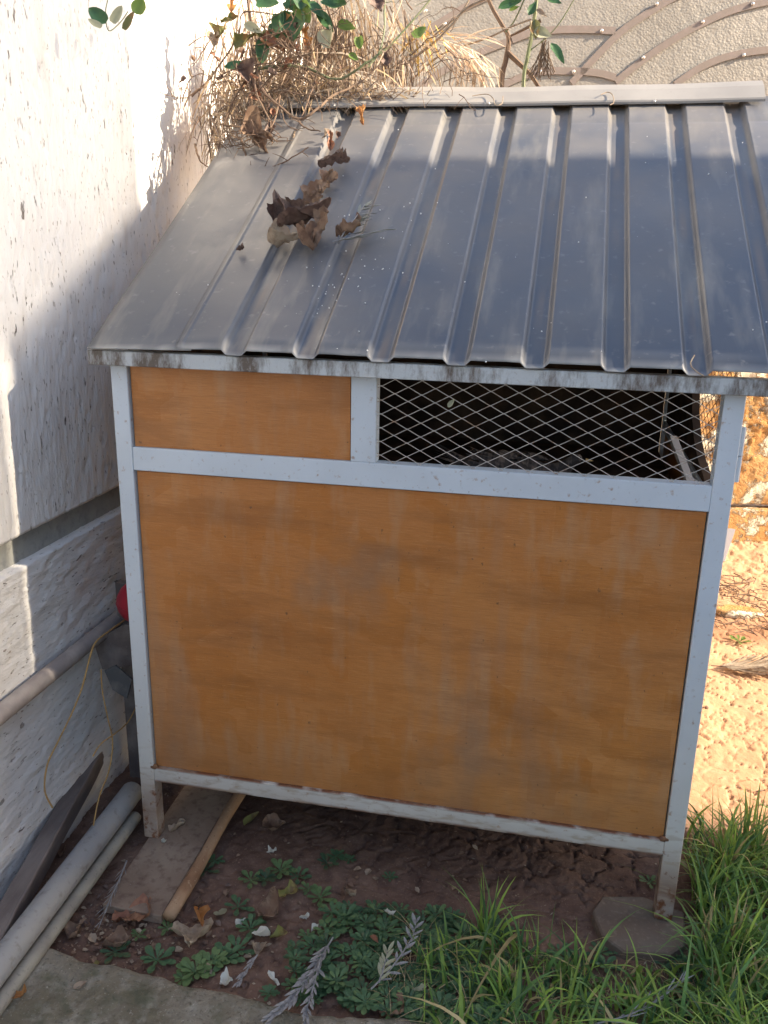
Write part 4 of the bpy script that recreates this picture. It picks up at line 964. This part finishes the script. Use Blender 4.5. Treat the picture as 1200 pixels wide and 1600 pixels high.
for i in range(90):
    if rnd.random() < .3: p = onroof(rnd.gauss(515, 30), rnd.gauss(455, 30), .002)
    elif rnd.random() < .5: p = onroof(rnd.gauss(600, 40), rnd.gauss(330, 60), .002)
    else: p = onroof(rnd.uniform(200, 1200), rnd.uniform(210, 570), .002)
    s = rnd.uniform(.0006, .0022); bmesh.ops.create_icosphere(bm, subdivisions=1, radius=s, matrix=Matrix.Translation(p))
o = obj('roof_grit', bm, M_WHITE); tag(o, 'pale specks of grit and droppings on the roof', 'grit', kind='stuff')
for px, py, pts, lab in ((1085, 555, [(0, 0), (-6, 14), (3, 25), (14, 32)], 'dry curled twig near the eave at the right of the roof'), (768, 150, [(-30, 0), (-8, -3), (2, 3), (6, 14), (16, 12), (18, 0)], 'thin dry tendril hanging over the ridge flashing'), (955, 146, [(-16, 2), (-6, -2), (2, 2), (4, 14), (-2, 18)], 'curled dry leaf stalk on the ridge flashing')):
    bm = bmesh.new(); pp = smooth_path([onroof(px+a, py+b, .008 if py > 200 else .03) for a, b in pts], 4); tube(bm, pp, .0014, 5); top('twig', bm, M_TANL, lab, 'twig', pp[0])

# ------------------------------------------------------------------ climbing plant over the ridge corner
vine = thing('climbing_shrub', 'straggly climbing shrub with green and withered leaves hanging over the left end of the ridge', 'shrub', (.05, 1.15, 1.5))
def yp(px, py, y): return at(px, py, 1, y)
STEMS = [
 [(380, -40, .95), (392, 30, .93), (400, 60, .92), (400, 100, .9), (402, 110, .88), (380, 130, .86), (355, 180, .84), (345, 215, .82), (340, 245, .8)],
 [(402, 108, .88), (440, 103, .90), (480, 106, .92), (525, 124, .92), (570, 100, .92), (620, 60, .95), (680, -10, 1.0)],
 [(402, 110, .88), (410, 140, .82), (430, 160, .78), (465, 186, .74), (490, 175, .74), (520, 150, .80), (560, 130, .86), (600, 95, .9)],
 [(392, 115, .86), (390, 150, .82), (392, 190, .76)],
 [(397, 118, .86), (402, 150, .78), (420, 185, .72), (424, 200, .70)],
 [(340, 245, .80), (350, 262, .76), (375, 278, .70), (410, 282, .64), (440, 296, .58), (460, 305, .54)],
 [(375, 215, .78), (385, 245, .72), (388, 266, .68), (420, 262, .66), (450, 250, .66), (482, 230, .68)],
 [(340, 245, .80), (352, 268, .74), (346, 292, .70)],
 [(305, 225, .86), (312, 250, .84), (326, 262, .82)],
 [(430, 160, .78), (438, 150, .8), (428, 190, .72), (415, 205, .7)],
 [(345, 195, .84), (375, 198, .80), (400, 195, .76)],
 [(600, -20, .95), (600, 50, .92), (590, 85, .9), (575, 105, .88)],
 [(500, -20, .93), (525, 60, .9), (500, 100, .9), (488, 140, .86), (470, 186, .76)],
 [(465, 186, .74), (478, 200, .70), (500, 205, .68)],
 [(300, 150, .95), (330, 120, .93), (370, 60, .92), (380, 20, .93), (420, 22, .92), (450, 26, .9)],
]
for i, s in enumerate(STEMS):
    p = smooth_path([yp(*q) for q in s], 5); p = [q+Vector((rnd.uniform(-1, 1), 0, rnd.uniform(-1, 1)))*.0014 for q in p]
    bm = bmesh.new(); r0 = .0052 if i < 3 else .0034; tube(bm, p, [r0*(1-.6*k/len(p)) for k in range(len(p))], 6)
    for k in range(2, len(p)-1, 3):
        d = Vector((rnd.uniform(-1, 1), rnd.uniform(-.4, .4), rnd.uniform(-.6, .8))).normalized()*rnd.uniform(.01, .05); tube(bm, [p[k], p[k]+d*.5+Vector((0, 0, .002)), p[k]+d], [.0014, .0011, .0005], 4)
    obj('stem', bm, M_GSTEM if i in (1, 11) else M_STEM, vine)
VL = [(417, 8, 30, 20, M_GREEN, 0), (437, 36, 22, 28, M_GREEN, -80), (459, 42, 34, 40, M_GREEN, -85), (521, 8, 34, 26, M_GREEN, -20), (411, 82, 18, 34, M_GREEN, -90), (371, 104, 36, 16, M_GREEN, 5),
      (384, 65, 36, 17, M_OLIVE, 35), (358, 32, 24, 22, M_OLIVE, 10), (362, 6, 16, 22, M_ORLEAF, -85), (334, 68, 24, 26, M_TANL, -60), (476, 20, 30, 22, M_BRIGHT, -60), (494, 18, 34, 18, M_GREEN, -50),
      (508, 33, 34, 16, M_GREEN, -55), (514, 60, 26, 24, M_PALE, -80), (541, 42, 26, 14, M_BRIGHT, -20), (444, 24, 14, 14, M_ORLEAF, -80), (477, 58, 24, 22, M_ORLEAF, -75), (430, 50, 26, 16, M_GREEN, -60),
      (404, 55, 20, 16, M_OLIVE, -50), (395, 45, 28, 14, M_PALE, -30), (562, 68, 18, 12, M_BRIGHT, -80), (454, 10, 20, 16, M_GREEN, -40), (590, 10, 22, 20, M_DARKL, -70), (604, 92, 20, 14, M_DARKL, -80), (425, 72, 34, 18, M_RUSTL, -30),
      (385, 120, 40, 24, M_DARKL, -60), (400, 212, 44, 32, M_BROWN, -25), (412, 230, 36, 14, M_BROWN, -60), (423, 200, 14, 20, M_DARKL, -90), (348, 283, 12, 18, M_DARKL, -100), (420, 266, 16, 10, M_DARKL, 20),
      (655, 52, 20, 14, M_BRIGHT, 30), (565, 180, 24, 20, M_ORLEAF, -80), (470, 0, 24, 26, M_GREEN, -60), (535, -4, 26, 20, M_GREEN, -20), (552, 90, 16, 10, M_BRIGHT, -40), (405, 150, 22, 12, M_RUSTL, -50), (446, 70, 26, 14, M_BROWN, -20), (345, 52, 20, 14, M_OLIVE, -120)]
for i, (px, py, ln, wd, mt, ang) in enumerate(VL):
    y = .90-.0008*max(0, py-60)*1.0; p = yp(px, py, y if py < 200 else .74); sc = (p-CAM).dot(_fw)/F
    L, W = max(ln, wd)*sc*1.25, min(ln, wd)*sc*1.25
    me = leafmesh('leaf', L, W, rnd.uniform(.1, .45), rnd.uniform(.1, .4), i+140, .05 if mt in (M_GREEN, M_BRIGHT, M_PALE) else .16, mat=mt, prof='heart' if wd/ln > .65 else 'ovate', nu=8, nv=4)
    a = rad(ang if ln >= wd else -90); d = CR*math.cos(a)+CU*math.sin(a); nrm = (-_fw+Vector((rnd.uniform(-.7, .7), 0, rnd.uniform(-.1, .9)))).normalized(); nrm = (nrm-d*nrm.dot(d)).normalized(); s = nrm.cross(d)
    R = Matrix((d, s, nrm)).transposed(); put('leaf', me, p-d*L*.45, R.to_euler(), vine)
# hanging sprig near the wall, top left
sp = thing('hanging_sprig', 'small sprig with five round green leaves hanging against the white wall at the top left', 'sprig', at(172, 50, 0, -.13))
bm = bmesh.new(); tube(bm, smooth_path([at(174, -60, 0, -.13), at(170, -10, 0, -.13), at(165, 20, 0, -.13), at(170, 48, 0, -.13), at(188, 35, 0, -.13), at(200, 18, 0, -.12)], 5), .0013, 5); obj('stem', bm, M_GSTEM, sp)
for i, (px, py, L, W, mt, ang) in enumerate([(152, 26, 34, 24, M_GREEN, 140), (185, 24, 30, 18, M_PALE, 60), (204, 34, 32, 17, M_OLIVE, 60), (219, 11, 26, 24, M_BRIGHT, 70), (148, 38, 24, 12, M_PALE, 150)]):
    p = at(px, py, 0, -.13+.01*i); sc = (p-CAM).dot(_fw)/F; L *= sc; W *= sc
    me = leafmesh('leaf', L, W, .25, .25, i+300, .04, mat=mt, prof='heart', nu=8, nv=4)
    a = rad(ang); d = CR*math.cos(a)+CU*math.sin(a); nrm = (-_fw+Vector((rnd.uniform(-.4, .4), 0, rnd.uniform(0, .6)))).normalized(); nrm = (nrm-d*nrm.dot(d)).normalized(); s = nrm.cross(d)
    put('leaf', me, p-d*L*.5, Matrix((d, s, nrm)).transposed().to_euler(), sp)
# rose stem and woody stem behind the ridge
rose = thing('rose_stem', 'thorny green stem with a few pointed leaves rising behind the middle of the ridge', 'shrub', yp(820, 127, 1.25))
bm = bmesh.new(); P = smooth_path([yp(*q, 1.25) for q in ((816, 240), (818, 127), (824, 90), (830, 60), (836, 20), (842, -40))], 6); tube(bm, P, .0062, 8)
for k in range(2, len(P)-1, 2):
    d = Vector((rnd.choice((-1, 1)), 0, .3)).normalized()*.012; bmesh.ops.create_cone(bm, segments=5, radius1=.0025, radius2=.0002, depth=.010, cap_ends=False, matrix=Matrix.Translation(P[k]+d*.7) @ d.to_track_quat('Z', 'Y').to_matrix().to_4x4())
tube(bm, smooth_path([yp(*q, 1.25) for q in ((826, 80), (850, 62), (875, 35), (902, -10))], 4), .0018, 5)
tube(bm, smooth_path([yp(*q, 1.25) for q in ((790, 50), (805, 30), (822, -8))], 4), .0026, 5)
obj('stem', bm, M_GSTEM, rose)
for i, (px, py, L, W, mt, ang) in enumerate([(797, 9, 38, 17, M_GREEN, 15), (866, 4, 24, 16, M_GREEN, -20), (870, 86, 40, 18, M_GREEN, -62), (836, 48, 34, 18, M_OLIVE, -85), (848, 54, 30, 20, M_PALE, -20), (832, 14, 24, 14, M_GREEN, 60), (846, 22, 22, 10, M_TANL, -40), (804, 14, 18, 8, M_BRIGHT, 20)]):
    p = yp(px, py, 1.24); sc = (p-CAM).dot(_fw)/F; L *= sc; W *= sc
    me = leafmesh('leaf', L, W, .25, .3, i+320, .05, mat=mt, prof='ovate', nu=8, nv=4); a = rad(ang); d = CR*math.cos(a)+CU*math.sin(a)
    nrm = (-_fw+Vector((rnd.uniform(-.4, .4), 0, rnd.uniform(0, .8)))).normalized(); nrm = (nrm-d*nrm.dot(d)).normalized(); s = nrm.cross(d)
    put('leaf', me, p-d*L*.5, Matrix((d, s, nrm)).transposed().to_euler(), rose)
wood = thing('bare_shrub', 'bare brown woody stem forking behind the middle of the ridge', 'shrub', yp(785, 127, 1.35))
for s in ([(780, 240), (784, 127), (790, 95), (795, 60), (785, 40), (768, 10), (752, -30)], [(793, 82), (810, 98), (830, 118), (850, 150)], [(845, 32), (820, 45), (798, 56)]):
    bm = bmesh.new(); P = smooth_path([yp(*q, 1.35) for q in s], 5); tube(bm, P, [.010*(1-.45*k/len(P)) if len(s) > 3 else .006*(1-.5*k/len(P)) for k in range(len(P))], 8)
    obj('stem', bm, M_STEM, wood)
bm = bmesh.new()
for i in range(34):
    a = yp(rnd.uniform(845, 858), rnd.uniform(60, 90), 1.27); b = yp(rnd.uniform(820, 868), rnd.uniform(112, 128), 1.26); tube(bm, [a, (a+b)/2+Vector((rnd.uniform(-.01, .01), 0, 0)), b], .0014, 4)
obj('dry_leaflets', bm, M_STEM, wood)
bm = bmesh.new()
def wander(px, py, y, n, ang, L, r0, drop=.25):
    p = yp(px, py, y); pts = [p]; a = rad(ang); yy = rnd.uniform(-.5, .1)
    for i in range(n):
        a += rnd.gauss(0, .38); d = Vector((math.cos(a), yy, math.sin(a)-drop*i/n)).normalized(); pts.append(pts[-1]+d*L/n)
        q = pts[-1]
        if q.y < RY1-.03 and q.z < roofz(q.x, q.y)+.004: q.z = roofz(q.x, q.y)+.004
        if rnd.random() < .35:
            e = Vector((rnd.uniform(-1, 1), rnd.uniform(-.5, .3), rnd.uniform(-.8, .6))).normalized()*rnd.uniform(.012, .045); tube(bm, [q, q+e*.5+Vector((0, 0, .003)), q+e], [r0*.6, r0*.45, r0*.25], 4)
    tube(bm, pts, [r0*(1-.6*i/n) for i in range(n+1)], 5)
for i in range(64): wander(rnd.gauss(400, 45), rnd.uniform(60, 165), rnd.uniform(.80, 1.0), rnd.randint(5, 9), rnd.choice((-140, -110, -80, -50, -20, 10, 40)), rnd.uniform(.08, .22), rnd.uniform(.0012, .0026))
for i in range(46): wander(rnd.uniform(440, 720), rnd.uniform(10, 150), rnd.uniform(.86, 1.0), rnd.randint(5, 8), rnd.choice((-120, -60, -30, 20, 60, 150)), rnd.uniform(.08, .2), rnd.uniform(.001, .0022))
for i in range(30): wander(rnd.gauss(375, 34), rnd.uniform(170, 235), rnd.uniform(.72, .82), 6, rnd.choice((-130, -60, -20)), rnd.uniform(.06, .14), .0017, .6)
o = obj('dry_twigs', bm, M_STEM); tag(o, 'tangle of thin bare brown twigs spilling over the upper left corner of the roof', 'twigs', kind='stuff')
for i in range(46):
    px, py = rnd.gauss(415, 60), rnd.gauss(120, 45); y = rnd.uniform(.82, .98)
    if py > 175: y = .76
    p = yp(px, py, y)
    if p.y < RY1-.02: p.z = max(p.z, roofz(p.x, p.y)+.012)
    L = rnd.uniform(.018, .04); me = leafmesh('withered_leaf', L, L*rnd.uniform(.3, .6), .5, .4, i+600, .18, mat=rnd.choice((M_BROWN, M_TANL, M_DARKL, M_RUSTL, M_TANL)))
    put('withered_leaf', me, p, (rnd.uniform(-1.2, 1.2), rnd.uniform(.2, 1.5), rnd.uniform(0, 6.3)), vine)
# straw / dry grass hanging over the fence side and the ridge
st = []
def straw(p, d, h, w_, c):
    st.append((p, d, h, w_, c))
SC = [(.50, .40, .30), (.60, .51, .41), (.36, .27, .20), (.20, .145, .11), (.52, .38, .23), (.30, .225, .17)]
bmv = []; bmf = []; bmc = []
def strand(p, v, L, w_, c, grav=.6, seg=5):
    v = v.normalized(); s = v.cross(Vector((rnd.uniform(-1, 1), rnd.uniform(-1, 1), rnd.uniform(-1, 1)))).normalized()*w_*.5; prev = None
    q = p.copy(); dirv = v.copy()
    for i in range(seg+1):
        k = 1 if i < seg else .15; b = len(bmv); bmv.extend([tuple(q-s*k), tuple(q+s*k)]); bmc.extend([c, c])
        if prev is not None: bmf.append((prev, prev+1, b+1, b))
        prev = b; dirv = (dirv+Vector((rnd.uniform(-.12, .12), rnd.uniform(-.12, .12), -grav/seg))).normalized(); q = q+dirv*L/seg
def clump(cx, cy, y, n, sx, sy, L, ang, spr, w_=.004, grav=.6, cols=SC, dy=.05):
    for i in range(n):
        p = yp(cx+rnd.gauss(0, sx), cy+rnd.gauss(0, sy), y+rnd.uniform(-dy, dy)); a = rad(ang+rnd.gauss(0, spr))
        v = Vector((math.cos(a), rnd.uniform(-.4, .4), math.sin(a))); c = rnd.choice(cols); k = rnd.uniform(.75, 1.15); strand(p, v, L*rnd.uniform(.5, 1.15), w_*rnd.uniform(.4, 1.2), tuple(q*k for q in c), grav)
clump(470, 60, 1.10, 260, 45, 35, .17, -95, 25, .0045)
clump(520, 30, 1.12, 220, 25, 30, .22, -85, 16, .005)
clump(420, 130, 1.05, 150, 35, 18, .12, -110, 40, .0040)
clump(350, 150, .98, 110, 18, 30, .15, -80, 22, .0045)
clump(335, 190, .92, 80, 12, 25, .13, -85, 16, .0040)
clump(490, 130, 1.03, 160, 50, 12, .10, -60, 60, .0035)
clump(650, 45, 1.15, 34, 20, 12, .14, -60, 45, .0055, cols=[(.70, .52, .25), (.72, .60, .42), (.66, .42, .10)])
clump(610, 85, 1.12, 90, 22, 12, .12, -95, 14, .003, cols=SC[2:4])
clump(700, 70, 1.15, 40, 18, 8, .16, -10, 30, .005, grav=.7, cols=[(.66, .50, .36), (.72, .60, .46)])
clump(735, 90, 1.15, 24, 12, 8, .13, -50, 20, .006, grav=.4, cols=[(.70, .54, .40), (.74, .62, .48)])
clump(735, 104, 1.16, 44, 18, 5, .075, -92, 10, .003, cols=[(.20, .14, .09), (.28, .2, .13)])
clump(640, 104, 1.14, 60, 28, 8, .10, -95, 14, .003, cols=SC[2:4])
clump(580, 30, 1.14, 110, 40, 30, .20, -80, 30, .0045)
clump(430, 140, .95, 260, 50, 12, .09, -90, 60, .0045, grav=.5, dy=.03)
clump(500, 120, 1.0, 260, 60, 18, .13, -80, 50, .0045, dy=.04)
clump(340, 205, .84, 55, 12, 16, .10, -85, 30, .0038, dy=.03)
clump(380, 165, .90, 80, 25, 12, .10, -100, 45, .0038, dy=.03)
clump(560, 150, .955, 110, 40, 6, .07, -40, 60, .005, grav=.3, dy=.012)
clump(400, 60, 1.1, 240, 35, 50, .20, -88, 24, .0045)
clump(640, 154, .975, 70, 30, 3, .05, 0, 60, .004, grav=.25, dy=.01)
clump(600, 158, .97, 60, 25, 3, .05, -20, 60, .005, grav=.25, dy=.01)
clump(540, 155, .97, 90, 40, 4, .06, -40, 60, .005, grav=.3, dy=.02)
clump(440, 152, .98, 120, 40, 5, .07, -80, 50, .005, grav=.3, dy=.02)
me = bpy.data.meshes.new('dry_straw'); me.from_pydata(bmv, [], bmf); ca = me.attributes.new('Col', 'FLOAT_COLOR', 'POINT')
ca.data.foreach_set('color', np.concatenate([np.array(bmc), np.ones((len(bmc), 1))], 1).astype(np.float32).ravel())
o = link('dry_straw', me, M_STRAW); tag(o, 'mass of dry straw and withered stalks heaped behind the left end of the ridge', 'dry grass', kind='stuff')
bm = bmesh.new()
for s, y, r in ([[(592, 130), (640, 95), (680, 65), (705, 40), (730, 12), (790, -15)], 1.12, .0042], [[(596, 118), (650, 78), (685, 50), (720, 20), (735, -5)], 1.14, .003], [[(455, 90), (490, 84), (535, 85), (560, 98)], 1.02, .004], [[(470, 160), (490, 148), (520, 160), (545, 178)], .95, .0035],
                [[(640, 128), (690, 85), (760, 60), (798, 42), (830, 30)], 1.2, .003]):
    P = smooth_path([yp(*q, y) for q in s], 4); tube(bm, P, r, 6)
o = obj('dry_stalks', bm, M_TANL); tag(o, 'long pale dry stalks leaning across the straw behind the ridge', 'stalks', kind='stuff')

# ------------------------------------------------------------------ small items
o = put('small_leaf', leafmesh('small_leaf', .022, .012, .2, .3, 900, .05, mat=M_PALE), at(700, 636, 1, .002), (rad(60), rad(-50), .3)); tag(o, 'small olive leaf caught in the front wire mesh', 'leaf')
# bound by the frame: a cobweb-dirty wisp on the fascia
